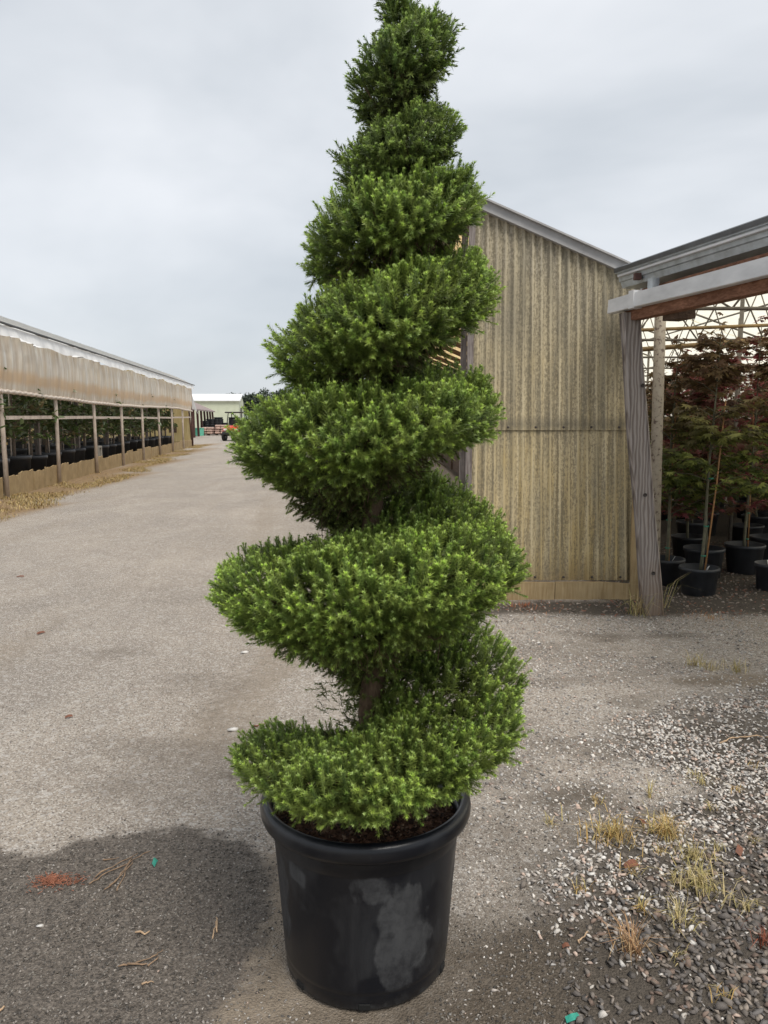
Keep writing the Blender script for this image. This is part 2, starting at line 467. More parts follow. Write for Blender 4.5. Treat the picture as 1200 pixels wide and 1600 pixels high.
MAT_RED = simple('red_body_plastic', (.62, .045, .025), .35, 0, .08, 5)
MAT_BLACK = simple('black_plastic', (.02, .02, .022), .55, 0, .3, 9)
MAT_TYRE = simple('tyre_rubber', (.022, .021, .02), .85, 0, .3, 20)
MAT_RIM = simple('grey_wheel_rim', (.16, .16, .17), .4, .5)
MAT_LAMP = simple('headlight_lens', (.75, .75, .72), .2)
MAT_TEAL = simple('teal_plastic', (.13, .5, .36), .5, 0, .15, 6)
MAT_PINKBAG = simple('pinkish_bundle', (.42, .29, .24), .8, 0, .35, 3)
MAT_GREENFILM = simple('green_plastic_scrap', (.03, .28, .21), .4, 0, .25, 40)
MAT_TWIG = simple('dry_twig', (.24, .16, .1), .85, 0, .35, 40)
MAT_TWIGPALE = simple('pale_split_twig', (.46, .32, .2), .85, 0, .3, 40)
MAT_RUSTDUST = simple('orange_red_fibres', (.3, .12, .07), .9, 0, .35, 60)
MAT_DEADLEAF = simple('dead_brown_leaf', (.17, .065, .035), .75, 0, .4, 40)
MAT_WHITEPEB = simple('white_pebble', (.6, .58, .55), .7, 0, .12, 30)
MAT_TAG = simple('white_plant_tag', (.8, .8, .78), .5, 0, .04)
MAT_TIE = simple('green_tie_tape', (.03, .22, .14), .5)
MAT_CINDER = simple('pale_block', (.3, .28, .24), .9, 0, .2, 20)

# ------------------------------------------------------------------ the ground sheet
POT = (-0.053, 2.165)
def axis_coords(lo, hi, fine, far):
    a = list(np.arange(lo, hi, fine)); s = fine; x = hi; out = [x]
    while x < far: s *= 1.22; x += s; out.append(x)
    x = lo; s = fine; left = []
    while x > -far: s *= 1.22; x -= s; left.append(x)
    return np.array(left[::-1] + a + out)
gx = axis_coords(-2.6, 3.6, .028, 900)
gy = axis_coords(1.2, 8.0, .03, 900)
X, Y = np.meshgrid(gx, gy)
def ground_z(x, y):
    x = np.asarray(x, float); y = np.asarray(y, float)
    near = sst(60, 20, np.hypot(x, y))
    h = (fbm(x, y, .5, 3) - .5) * .05 + (fbm(x, y, 3.5, 3, 5.) - .5) * .018
    d = np.hypot(x - POT[0], y - POT[1])
    tr = 0
    for c_ in (-.42, -1.95):
        dd = x - (c_ - .122 * y); tr = tr - .010 * np.exp(-(dd / .13) ** 2) + .008 * np.exp(-((np.abs(dd) - .2) / .07) ** 2)
    return near * (h + tr * sst(3.0, 4.0, y)) * sst(.2, .7, d)
def zone_soil(x, y):
    n = (fbm(x, y, 2.2, 5, 3.) - .5)
    a = sst(1.15, .2, np.hypot((x - .62) / .85, (y - 1.95) / 1.0) + n * 1.3)
    b = .8 * sst(.75, .1, np.hypot((x - .85) / .5, (y - 3.15) / .34) + n * 1.3)
    c = .85 * sst(.7, .1, np.hypot((x - 2.1) / 1.1, (y - 5.6) / .35) + n * 1.2)
    d = .6 * sst(.7, .1, np.hypot((x + .62) / .5, (y - 3.32) / .1) + n * 1.2)
    e = .55 * sst(1.2, .3, np.hypot((x + .1) / .75, (y - 1.7) / .42) + n * 1.3)
    f = .35 * sst(.52, .74, fbm(x * .8, y * 1.9, 1.0, 5, 21.)) * sst(9, 5, y)
    g = .45 * sst(.5, .7, fbm(x, y * 1.4, 2.3, 5, 27.)) * sst(.1, .5, x) * sst(5.5, 4.5, y)
    return np.clip(np.maximum.reduce([a, b, c, d, e, f, g]), 0, 1)
def zone_bed(x, y):
    n = (fbm(x, y, 1.8, 4, 9.) - .5) * .7
    edge = .78 - .02 * sst(2.2, 2.8, y) + .55 * sst(2.95, 3.2, y) - .2 * sst(3.2, 3.5, y) + .9 * sst(3.6, 4.8, y)
    a = sst(-.3, .4, x - edge + n * 1.6) * sst(5.0, 3.6, y + n)
    b = sst(-.1, .1, x - 1.95 + n * .3) * sst(6.0, 6.3, y + n * .4)               # gravel floor of the open shed
    c = sst(.35, .1, np.abs(y - 6.45) + n * .3) * sst(.5, .7, x) * sst(2.6, 2.2, x)
    return np.clip(np.maximum.reduce([a, b, c]), 0, 1)
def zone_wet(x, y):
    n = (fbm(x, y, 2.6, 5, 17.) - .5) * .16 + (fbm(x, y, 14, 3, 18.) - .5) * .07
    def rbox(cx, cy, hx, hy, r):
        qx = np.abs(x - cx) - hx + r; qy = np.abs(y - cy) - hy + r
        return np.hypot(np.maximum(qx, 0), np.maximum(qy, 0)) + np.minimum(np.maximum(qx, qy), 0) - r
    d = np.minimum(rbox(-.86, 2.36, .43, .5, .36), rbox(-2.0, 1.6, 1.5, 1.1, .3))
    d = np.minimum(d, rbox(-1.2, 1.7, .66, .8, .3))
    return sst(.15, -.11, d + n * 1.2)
def verge_edge(x, y):
    """distance inside the dry-grass verge that runs along the greenhouse on the left"""
    line = -5.74 - .1135 * y
    return x - line
def zone_verge(x, y):
    d = verge_edge(x, y); n = (fbm(x, y, .8, 4, 31.) - .5) * 1.1
    w = 1.25 - .02 * np.clip(y - 16, 0, 26)
    return sst(-.6, -.2, d) * sst(w + .2, w - .25, d + n) * sst(6, 9, y) * sst(46.5, 43.5, y)
def zone_dust(x, y):
    n = (fbm(x, y, 1.7, 4, 41.) - .5)
    t = sst(.3, .08, np.abs(x + .75 - .05 * (y - 4.5) + n * .3)) * sst(3.2, 3.8, y) * sst(6.5, 5.4, y) * .5
    p = .8 * sst(.42, .12, np.abs(np.hypot(x - POT[0], (y - POT[1])) - .42) + n * .5) * sst(.25, -.1, x)
    q = .75 * sst(.6, .25, np.hypot((x - 2.2) / 1.0, (y - 4.6) / .3) + n * .8)
    w = 0 * x
    for c_ in (-.42, -1.95, -3.6, -5.0):
        dd = x - (c_ - .122 * y)
        w = np.maximum(w, .62 * sst(.3, .06, np.abs(dd + n * .25)) * sst(2.9, 3.8, y) * sst(.3, .55, fbm(x, y * .4, 1.2, 3, 63.)) * .6)
    return np.clip(np.maximum.reduce([t, p, q, w]), 0, 1)
Z = ground_z(X, Y)
nyy, nxx = X.shape
idx = np.arange(nyy * nxx).reshape(nyy, nxx)
F = np.stack([idx[:-1, :-1], idx[:-1, 1:], idx[1:, 1:], idx[1:, :-1]], -1).reshape(-1, 4)
me = mesh_np('ground', np.stack([X, Y, Z], -1).reshape(-1, 3), F, smooth=True)
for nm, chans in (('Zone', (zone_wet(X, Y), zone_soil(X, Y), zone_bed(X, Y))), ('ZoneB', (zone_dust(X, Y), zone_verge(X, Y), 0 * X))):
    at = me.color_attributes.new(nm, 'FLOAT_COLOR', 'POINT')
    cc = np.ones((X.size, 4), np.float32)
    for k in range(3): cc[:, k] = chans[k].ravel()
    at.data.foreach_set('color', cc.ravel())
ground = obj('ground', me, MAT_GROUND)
tag(ground, 'grey brown gravel yard and driveway with a damp dark stain', 'ground', kind='structure')

# ------------------------------------------------------------------ stones
def stone_templates(k, seed, flat=.6, ang=.3, npts=13):
    import bmesh
    r = np.random.default_rng(seed); out = []
    for _ in range(k):
        bm = bmesh.new(); q = r.normal(size=(npts, 3)); q /= np.linalg.norm(q, axis=1, keepdims=True); q *= r.uniform(1 - ang, 1, (npts, 1))
        for p in q: bm.verts.new(p)
        bmesh.ops.convex_hull(bm, input=bm.verts)
        for v in [v for v in bm.verts if not v.link_faces]: bm.verts.remove(v)
        bmesh.ops.triangulate(bm, faces=bm.faces); bm.verts.index_update()
        vs = np.array([v.co[:] for v in bm.verts]); fs = np.array([[v.index for v in f.verts] for f in bm.faces]); bm.free()
        vs = vs * np.array([1.1, r.uniform(.55, .9), flat * r.uniform(.7, 1.2)])
        out.append((vs, fs))
    return out
def scatter_stones(name, P, S, cols, temps, mat, seed, sink=.25):
    r = np.random.default_rng(seed); n = len(P)
    pick = r.integers(0, len(temps), n); VV, FF, CC = [], [], []; base = 0
    for k, (tv, tf) in enumerate(temps):
        ii = np.where(pick == k)[0]
        if not len(ii): continue
        m_ = len(ii); a = r.uniform(0, 2 * PI, m_); tx = r.normal(0, .28, m_); ty = r.normal(0, .28, m_)
        ca, sa = np.cos(a), np.sin(a)
        v = tv[None] * S[ii][:, None, None]
        x = v[..., 0]; y = v[..., 1]; zz = v[..., 2]
        zz = zz + x * tx[:, None] + y * ty[:, None]
        xr = x * ca[:, None] - y * sa[:, None]; yr = x * sa[:, None] + y * ca[:, None]
        w = np.stack([xr + P[ii, 0, None], yr + P[ii, 1, None], zz + (P[ii, 2] + S[ii] * sink)[:, None]], -1)
        VV.append(w.reshape(-1, 3)); CC.append(np.repeat(cols[ii], len(tv), 0))
        FF.append((tf[None] + (base + np.arange(m_) * len(tv))[:, None, None]).reshape(-1, 3)); base += m_ * len(tv)
    me = mesh_np(name, np.concatenate(VV), np.concatenate(FF), np.concatenate(CC))
    return obj(name, me, mat)
TEMPS = stone_templates(12, 5, .5, .35, 10)
TEMPR = stone_templates(8, 6, .62, .15, 14)
TEMPC = stone_templates(8, 8, .6, .2, 8)
def pal(n, cols, r, jit=.2):
    c = np.array(cols)[r.integers(0, len(cols), n)]
    return np.clip(c * r.uniform(1 - jit, 1 + jit, (n, 1)), 0, 1)
DARKS = [(.15, .132, .12), (.18, .16, .145), (.125, .112, .102), (.22, .19, .165), (.165, .152, .145), (.24, .175, .14), (.195, .165, .135), (.29, .245, .205)]
PALES = [(.56, .52, .47), (.64, .6, .55), (.48, .43, .385), (.38, .335, .3), (.68, .65, .61), (.52, .4, .33), (.42, .4, .38)]
# loose gravel bed at the right
r = np.random.default_rng(21)
n = 56000
px_ = r.uniform(.45, 3.6, n); py_ = r.uniform(1.65, 5.0, n)
zb = zone_bed(px_, py_); keep = r.random(n) < sst(.1, .8, zb) * (.35 + .65 * sst(.3, .5, fbm(px_, py_, 2.5, 3, 77.)))
px_, py_ = px_[keep], py_[keep]
pale_w = sst(2.2, 3.0, py_ + .5 * (fbm(px_, py_, 1.5, 3, 8.) - .5) - .55 * (px_ - 1.0))
isp = r.random(len(px_)) < .06 + pale_w * .86
S = np.where(isp, r.uniform(.006, .0165, len(px_)), r.uniform(.007, .018, len(px_)) * np.where(r.random(len(px_)) < .15, 1.5, 1))
cols = np.where(isp[:, None], pal(len(px_), PALES, r), pal(len(px_), DARKS, r, .3))
P = np.stack([px_, py_, ground_z(px_, py_)], -1)
# the 300 largest stones near the camera are pieces of their own
score = S / np.hypot(P[:, 0], np.hypot(P[:, 1], 1.6)) * (np.abs(P[:, 0]) < .46 * P[:, 1] + .04)
big_i = np.argsort(-score)[:300]
rest = np.ones(len(P), bool); rest[big_i] = False
bed = scatter_stones('loose_gravel', P[rest], S[rest], cols[rest], TEMPS, MAT_STONE, 3)
tag(bed, 'loose crushed gravel bed at the right, pale pebbles running into dark rock', 'gravel', kind='stuff')
stone_meshes = {}
for q, i in enumerate(big_i):
    key = (q % 9, q % 6, bool(isp[i]))
    if key not in stone_meshes:
        tv, tf = (TEMPR[key[0] % 8] if key[2] else TEMPS[key[0]])
        c = np.array((PALES if key[2] else DARKS)[key[1]])
        stone_meshes[key] = mesh_np('stone', tv, tf, np.repeat(c[None], len(tv), 0))
    s_ = float(S[i])
    obj('stone', stone_meshes[key], MAT_STONE, ground, (P[i, 0], P[i, 1], P[i, 2] + s_ * .3), (r.normal(0, .25), r.normal(0, .25), r.uniform(0, 6.28)), (s_, s_, s_))
# pale pebbles strewn over the driveway and round the pot
n = 95000
py_ = 1.6 + 5.0 * r.random(n) ** .85; px_ = r.uniform(-.62, .62, n) * (py_ + .3)
dens = .22 + .95 * sst(.36, .6, fbm(px_, py_, 1.3, 4, 55.)) * sst(.1, .6, px_) * sst(2.7, 3.3, py_) + .35 * sst(.5, .66, fbm(px_, py_, 4, 3, 61.)) * sst(.2, .5, px_)
dens = dens * (1 - .85 * zone_wet(px_, py_)) * (1 - .5 * zone_soil(px_, py_)) * np.where(px_ < .2, .55 + .9 * sst(.5, .66, fbm(px_, py_, 1.6, 4, 91.)), 1)
keep = (r.random(n) < dens) & (np.hypot(px_ - POT[0], py_ - POT[1]) > .26) & (zone_bed(px_, py_) < .6)
px_, py_ = px_[keep], py_[keep]
S = r.uniform(.003, .0075, len(px_)) * np.where((r.random(len(px_)) < .12) & (px_ > .1), 1.9, 1) * np.where((px_ > .2) & (py_ > 2.9), 1.35, 1)
P = np.stack([px_, py_, ground_z(px_, py_)], -1)
peb = scatter_stones('strewn_pebbles', P, S, pal(len(px_), PALES, r, .25) * (np.where(px_ < .15, .8, 1) * np.where(r.random(len(px_)) < .3, .45, 1))[:, None], TEMPC, MAT_STONE, 4, .1)
tag(peb, 'small pale pebbles strewn across the driveway and around the pot', 'pebbles', kind='stuff')
# dark grit on the damp patch and the soil
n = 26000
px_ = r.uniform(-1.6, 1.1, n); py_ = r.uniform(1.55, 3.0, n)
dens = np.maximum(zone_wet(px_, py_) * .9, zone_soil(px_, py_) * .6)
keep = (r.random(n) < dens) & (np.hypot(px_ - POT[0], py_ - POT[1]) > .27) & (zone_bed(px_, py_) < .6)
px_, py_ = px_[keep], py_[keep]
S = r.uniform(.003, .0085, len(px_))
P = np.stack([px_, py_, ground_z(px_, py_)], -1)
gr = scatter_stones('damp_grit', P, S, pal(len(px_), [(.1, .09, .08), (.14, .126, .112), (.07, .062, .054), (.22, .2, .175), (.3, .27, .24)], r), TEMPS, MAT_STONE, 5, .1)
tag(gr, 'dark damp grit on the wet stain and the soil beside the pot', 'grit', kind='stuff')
# floor of the open shed
n = 9000
px_ = r.uniform(.6, 5.5, n); py_ = r.uniform(5.8, 10.0, n)
keep = (r.random(n) < sst(.3, .7, zone_bed(px_, py_)))
px_, py_ = px_[keep], py_[keep]; S = r.uniform(.010, .024, len(px_))
P = np.stack([px_, py_, ground_z(px_, py_)], -1)
fl = scatter_stones('shed_floor_gravel', P, S, pal(len(px_), [(.2, .165, .135), (.28, .23, .19), (.15, .12, .1), (.35, .3, .26), (.27, .14, .1)], r), TEMPS, MAT_STONE, 6, .1)
tag(fl, 'brown gravel floor under the potted maples and along the fibreglass wall', 'gravel', kind='stuff')

# ------------------------------------------------------------------ the spiral spruce in its pot
tree = empty('potted_spruce_tree', (POT[0], POT[1], 0))
tag(tree, 'tall spiral-clipped spruce topiary in a big black nursery pot on the driveway', 'potted tree')
# pot body: outer wall, lip, inner wall
prof = [(.205, .0), (.228, .004), (.236, .016), (.238, .05), (.2385, .056), (.2405, .06), (.252, .22), (.266, .405), (.2665, .41), (.269, .414), (.275, .462), (.276, .47)]
mb = MB(); mb.lathe(prof, 96); mb.lathe([(.276, .47), (.262, .468), (.24, .30), (.2, .29)], 96)
me = mb.mesh('pot')
vz = np.array([v.co[:] for v in me.vertices])
at = me.attributes.new('Dust', 'FLOAT', 'POINT')
ang = np.arctan2(vz[:, 1], vz[:, 0])            # -pi/2 faces the camera
def blob2(a0, z0, wa, wz): return np.exp(-(np.abs((ang - a0) / wa) ** 3) - np.abs((vz[:, 2] - z0) / wz) ** 3)
def blob(a0, z0, wa, wz): return np.exp(-(((ang - a0) / wa) ** 4) - ((vz[:, 2] - z0) / wz) ** 4)
at.data.foreach_set('value', np.zeros(len(vz), np.float32))
# finer wall so that the dried-mud scuffs have an outline: rebuild the outer wall as a grid
def pot_r(z_):
    zz = [p[1] for p in prof]; rr = [p[0] for p in prof]; return np.interp(z_, zz, rr)
NA, NZ = 192, 70
aa = np.linspace(0, 2 * PI, NA, endpoint=False); zz = np.concatenate([[.0, .004, .016, .05, .056, .06], np.linspace(.07, .40, NZ), [.405, .41, .414, .44, .462, .47]])
AA, ZZ = np.meshgrid(aa, zz); RR = pot_r(ZZ) * (1 + .006 * np.sin(2 * AA + .6) + .003 * np.sin(3 * AA + ZZ * 6))
Vp = np.stack([RR * np.cos(AA), RR * np.sin(AA), ZZ], -1).reshape(-1, 3)
ii = np.arange(len(zz) * NA).reshape(len(zz), NA)
Fp = np.stack([ii[:-1], np.roll(ii, -1, 1)[:-1], np.roll(ii, -1, 1)[1:], ii[1:]], -1).reshape(-1, 4)
Vi = []
inner = [(.268, .47), (.262, .44), (.245, .30), (.2, .29)]
for r_, z_ in inner: Vi.append(np.stack([r_ * np.cos(aa), r_ * np.sin(aa), 0 * aa + z_], -1))
Vi = np.concatenate(Vi); jj = len(Vp) + np.arange(len(inner) * NA).reshape(len(inner), NA)
Fi = np.stack([jj[:-1], np.roll(jj, -1, 1)[:-1], np.roll(jj, -1, 1)[1:], jj[1:]], -1).reshape(-1, 4)
Fj = np.stack([ii[-1], np.roll(ii[-1], -1), np.roll(jj[0], -1), jj[0]], -1)
me = mesh_np('pot', np.concatenate([Vp, Vi]), np.concatenate([Fp, Fj, Fi]), smooth=True)
at = me.attributes.new('Dust', 'FLOAT', 'POINT')
vz = np.concatenate([Vp, Vi]); ang = np.arctan2(vz[:, 1], vz[:, 0])
wob = fbm(ang * 1.2, vz[:, 2] * 4, 2.0, 4, 3.) - .5
d = .95 * blob2(-1.12 + wob * .5, .2 + wob * .22, .36, .15) + .35 * (wob)
d = np.maximum(d, .6 * blob(-1.45 + wob * .2, .37, .35, .05))
d = np.maximum(d, .62 * blob(-2.72 + wob * .2, .27, .2, .16))
d = np.maximum(d, .55 * blob(-2.3, .36 + wob * .2, .2, .06))
d = np.maximum(d, .62 * blob(-.1 + wob * .3, .22, .22, .17))
d = np.maximum(d, .62 * sst(.07, .0, vz[:, 2] + wob * .05))
d = d * (.55 + .9 * fbm(ang * 2, vz[:, 2] * 5, 3.0, 4, 9.))
at.data.foreach_set('value', d.astype(np.float32))
pot = obj('pot', me, MAT_POT, tree)
rim_prof = [(.277, .468), (.290, .462), (.300, .466), (.3045, .478), (.3055, .492), (.303, .506), (.297, .514), (.288, .517), (.279, .515), (.2735, .506), (.272, .490), (.273, .474)]
mb = MB(); mb.lathe(rim_prof + [rim_prof[0]], 96)
me = mb.mesh('rim'); at = me.attributes.new('Dust', 'FLOAT', 'POINT')
vz = np.array([v.co[:] for v in me.vertices]); ang = np.arctan2(vz[:, 1], vz[:, 0])
at.data.foreach_set('value', (.36 * (fbm(ang * 3, vz[:, 2] * 9, 2.0, 3, 8.) > .56)).astype(np.float32))
obj('rim', me, MAT_POT, pot)
for a in (-1.57, -2.45, -.35, .7, 1.6, 2.6):
    mb = MB(); c, s = math.cos(a), math.sin(a)
    mb.box((c * .2335, s * .2335, .021), (.012, .034, .02), Matrix.Rotation(a, 3, 'Z'), .003)
    mb.build('painted_drain_hole', MAT_HOLESHADE, pot)  # solid black block paints the shade of a drain hole; nothing is cut
# mulch
th = np.linspace(0, 2 * PI, 72, endpoint=False); rr = np.linspace(0, .262, 16)
V = [(0, 0, .478)]; 
for r_ in rr[1:]:
    for t in th: V.append((r_ * math.cos(t), r_ * math.sin(t), .448 + .03 * (1 - r_ / .262) + .02 * (float(fbm(r_ * math.cos(t), r_ * math.sin(t), 28, 3)) - .5)))
F4 = [(1 + i * 72 + k, 1 + i * 72 + (k + 1) % 72, 1 + (i + 1) * 72 + (k + 1) % 72, 1 + (i + 1) * 72 + k) for i in range(14) for k in range(72)]
F3 = [(0, 1 + k, 1 + (k + 1) % 72) for k in range(72)]
obj('soil', mesh_np('soil', V, [np.array(F4), np.array(F3)], smooth=True), MAT_MULCH, tree)
r = np.random.default_rng(5); n = 1600
rad = .255 * np.sqrt(r.random(n)); t = r.uniform(0, 2 * PI, n)
P = np.stack([rad * np.cos(t), rad * np.sin(t), .455 + .03 * (1 - rad / .262)], -1)
mul = scatter_stones('bark_chip_mulch', P, r.uniform(.003, .009, n), pal(n, [(.05, .025, .016), (.1, .05, .03), (.17, .09, .055), (.03, .017, .012), (.26, .18, .12)], r, .3), TEMPS, MAT_STONE, 9, 0)
mul.parent = tree; mul['kind'] = 'stuff'

# spiral guide: u counts turns; u = 0 left, .25 front, .5 right, .75 back
KU = np.array([-.1, 0, .25, .5, .75, 1, 1.25, 1.5, 1.75, 2, 2.25, 2.5, 2.75, 3, 3.25, 3.5, 3.75, 4, 4.25, 4.5, 4.75, 5, 5.25, 5.5, 5.75, 6, 6.25, 6.5, 6.75, 7.0])
KZ = np.array([.63, .64, .68, .835, .985, 1.125, 1.165, 1.225, 1.385, 1.545, 1.565, 1.625, 1.70, 1.785, 1.845, 1.945, 2.0, 2.055, 2.10, 2.165, 2.205, 2.25, 2.285, 2.335, 2.40, 2.455, 2.50, 2.555, 2.61, 2.67])
KR = np.array([.34, .43, .425, .425, .41, .405, .42, .405, .38, .365, .36, .355, .32, .30, .305, .30, .26, .235, .235, .23, .19, .155, .158, .155, .135, .132, .132, .128, .105, .06])
AZ = np.array([.45, .64, 1.15, 1.57, 1.85, 2.1, 2.3, 2.65]); AX = np.array([.03, .03, .008, .018, .064, .082, .098, .114])
def smooth_interp(x, kx, ky):
    acc = 0
    for w in (-.1, -.05, 0, .05, .1): acc = acc + np.interp(x + w, kx, ky)
    return acc / 5
def zc_(u): return smooth_interp(u, KU, KZ)
def rc_(u): return 1.03 * smooth_interp(u, KU, KR) * (1 + .08 * (fbm(np.asarray(u) * 5.3, np.asarray(u) * 0 + 4.4, 1.0, 2, 19.) - .5))
def ax_(z_): return np.interp(z_, AZ, AX)
def pitch_(u): return np.clip(zc_(np.minimum(u + .5, 7)) - zc_(np.maximum(u - .5, 0)), .17, .48) * (.82 + .18 * sst(.3, .55, u))
PRF = np.array([(.06, .20), (.35, .235), (.65, .245), (.85, .19), (.97, .08), (1.0, -.03), (.95, -.14), (.80, -.25), (.55, -.40), (.28, -.56), (.1, -.66)])
PRU = np.array([(.06, .28), (.38, .35), (.68, .34), (.88, .25), (.99, .08), (1.0, -.08), (.95, -.22), (.84, -.34), (.62, -.46), (.32, -.56), (.1, -.62)])
PS = np.concatenate([[0], np.cumsum(np.hypot(np.diff(PRF[:, 0]) * .36, np.diff(PRF[:, 1]) * .38))]); PS /= PS[-1]
def section(s, u=0.0):
    k = .4 * sst(2.6, 3.6, u)
    return np.interp(s, PS, PRF[:, 0]) * (1 - k) + np.interp(s, PS, PRU[:, 0]) * k, np.interp(s, PS, PRF[:, 1]) * (1 - k) + np.interp(s, PS, PRU[:, 1]) * k
def crown_points(u, s, depth=0.0):
    rho, hz = section(s, u)
    rho2, hz2 = section(np.clip(s + .02, 0, 1), u); rho1, hz1 = section(np.clip(s - .02, 0, 1), u)
    Rr, p, zz = rc_(u), pitch_(u), zc_(u)
    taper = sst(-.08, .10, u)
    hz = hz * (.35 + .65 * taper) * np.where((u < .4) & (hz > 0), .75, 1)
    t = PI - 0 + 2 * PI * u         # azimuth: left, front, right, back
    ca, sa = np.cos(t), np.sin(t)   # u=.25 -> angle 1.5pi = -Y (front)
    lump = (fbm(u * 11 + 3, s * 7, 1.0, 3, 11.) - .5)
    rad = (rho * Rr - .035 * np.clip(Rr / .3, .45, 1)) * (1 + .34 * lump) * (1 - depth)
    rad = np.maximum(rad, .015)
    z_ = zz + hz * p * (1 + .3 * lump) - depth * .02
    tr, tz = (rho2 - rho1) * Rr, (hz2 - hz1) * p
    nl = np.hypot(tr, tz) + 1e-6
    nr, nz = -tz / nl, tr / nl
    nr, nz = np.where(nr * 1 < -.3, -nr, nr), nz
    sign = np.where((s < .45) & (nz < 0), -1, 1)
    nr, nz = nr * sign, nz * sign
    nz = np.where(s > .6, -np.abs(nz), nz); nr = np.abs(nr)
    axx = ax_(z_)
    P = np.stack([axx + rad * ca, rad * sa, z_], -1)
    return P, np.stack([ca, sa, 0 * ca], -1), nr, nz
def needles(P, D, L, N, seed, wid, nl, colA, colB, colT, tip_n=13):
    """spruce shoots: P base, D direction, L length; three colour fields"""
    r = np.random.default_rng(seed); n = len(P)
    D = D / np.linalg.norm(D, axis=1, keepdims=True)
    ref = np.where(np.abs(D[:, 2:3]) < .9, np.array([[0, 0, 1.]]), np.array([[1., 0, 0]]))
    U = np.cross(D, ref); U /= np.linalg.norm(U, axis=1, keepdims=True); W = np.cross(D, U)
    tt = np.concatenate([np.linspace(.02, .93, N - tip_n), np.full(tip_n, .96)])
    roll = r.uniform(0, 2 * PI, n)
    az = (np.arange(N) * 2.39996)[None] + roll[:, None] + r.normal(0, .25, (n, N))
    al = np.concatenate([np.linspace(1.15, .72, N - tip_n), np.linspace(.1, .95, tip_n)])[None] + r.normal(0, .14, (n, N))
    ln = nl[:, None] * np.concatenate([np.full(N - tip_n, 1.0), np.full(tip_n, .48)])[None] * r.uniform(.75, 1.15, (n, N))
    base = P[:, None] + D[:, None] * (L[:, None] * tt[None])[..., None]
    rd = U[:, None] * np.cos(az)[..., None] + W[:, None] * np.sin(az)[..., None]
    dr = D[:, None] * np.cos(al)[..., None] + rd * np.sin(al)[..., None]
    tip = base + dr * ln[..., None]
    tip[..., 2] -= 0.0008
    sd_ = np.cross(dr, D[:, None] + .3 * rd); sd_ /= (np.linalg.norm(sd_, axis=-1, keepdims=True) + 1e-9)
    w = wid * .5
    k = (np.clip((tt - .55) / .4, 0, 1) ** 1.5)[None, :, None]
    ct = np.zeros((1, N, 1)); ct[0, N - tip_n:] = 1; w = w * np.where(ct[..., 0:1] > 0, 1.35, 1.0)
    V = np.stack([base - sd_ * w, base + sd_ * w, tip], 2).reshape(-1, 3)
    ca = colA[:, None] * (1 - k) + colB[:, None] * k
    ca = ca * (1 - ct) + colT[:, None] * ct
    ca = ca * r.uniform(.82, 1.18, (n, N, 1))
    C = np.stack([ca * .8, ca * .8, ca * 1.08], 2).reshape(-1, 3)
    F = np.arange(len(V)).reshape(-1, 3)
    return V, F, C
r = np.random.default_rng(31)
def sample_us(n, r):
    """samples with roughly even density over the crown surface"""
    u = r.uniform(-.08, 7.0, n * 4); s = r.random(n * 4)
    rho, _ = section(s)
    wgt = (rho * rc_(u) + .03) * (np.clip(pitch_(u), .2, .45) + rc_(u) * .6)
    k = r.random(n * 4) < wgt / wgt.max()
    return u[k][:n], s[k][:n]
def greens(n, r, z_, under, P_=None):
    if P_ is None: P_ = P
    young = r.random((n, 1))
    clump = fbm(P_[:, 0] * 1.0 + z_ * .7, P_[:, 1] + z_ * 1.3, 9.0, 3, 71.)[:, None]
    A = np.array([.095, .15, .034]) * (1 - young) + np.array([.26, .33, .075]) * young
    A = A * (.55 + 1.2 * clump)
    cool = np.clip((z_ - 1.9) / .6, 0, 1)[:, None]
    A = A * (1 - .35 * cool) + np.array([.12, .2, .08]) * .35 * cool
    B = A * 1.6 + np.array([.03, .04, .0])
    pale = np.clip(r.random((n, 1)) * 1.6 - .6, 0, 1)
    T = B * 1.3 * (1 - pale) + np.array([.62, .76, .3]) * pale
    br = np.clip(under, 0, 1)[:, None] * (.35 + .65 * r.random((n, 1)))
    brown = np.array([.07, .05, .028])
    A = A * (1 - .9 * br) + brown * .9 * br; B = B * (1 - .85 * br) + brown * 1.2 * .85 * br; T = T * (1 - .85 * br) + (np.array([.06, .1, .025])) * .85 * br
    return A, B, T
VV, FF, CC = [], [], []; base = 0
def push(v, f, c):
    global base
    VV.append(v); FF.append(f + base); CC.append(c); base += len(v)
# outer shoots
u, s = sample_us(17000, r)
under = sst(.6, .82, s); keep = r.random(len(u)) > .5 * under
u, s, under = u[keep], s[keep], under[keep]
P, O, nr, nz = crown_points(u, s)
n = len(u)
D = O * (nr * .75 + .2)[:, None] + np.array([[0, 0, 1.]]) * (nz * .8 + .5 * (1 - under) + .12)[:, None] + np.array([[0, 0, .25]]) * (1 - under)[:, None] + r.normal(0, .24, (n, 3))
L = r.uniform(.026, .064, n) * np.where(r.random(n) < .1, 1.25, 1) * np.where(u > 5, .7, 1)
A, B, T = greens(n, r, P[:, 2], np.maximum(under, .95 * sst(.66, .52, P[:, 2])))
P = P - D / np.linalg.norm(D, axis=1, keepdims=True) * .012
Dn = D / np.linalg.norm(D, axis=1, keepdims=True)
P = P + Dn * ((fbm(u * 34, s * 15, 1.0, 2, 5.) - .5) * .055)[:, None]
push(*needles(P, D, L, 60, 1, .0027, r.uniform(.012, .0195, n) * np.where(u > 4.5, .8, 1), A, B, T, 16))
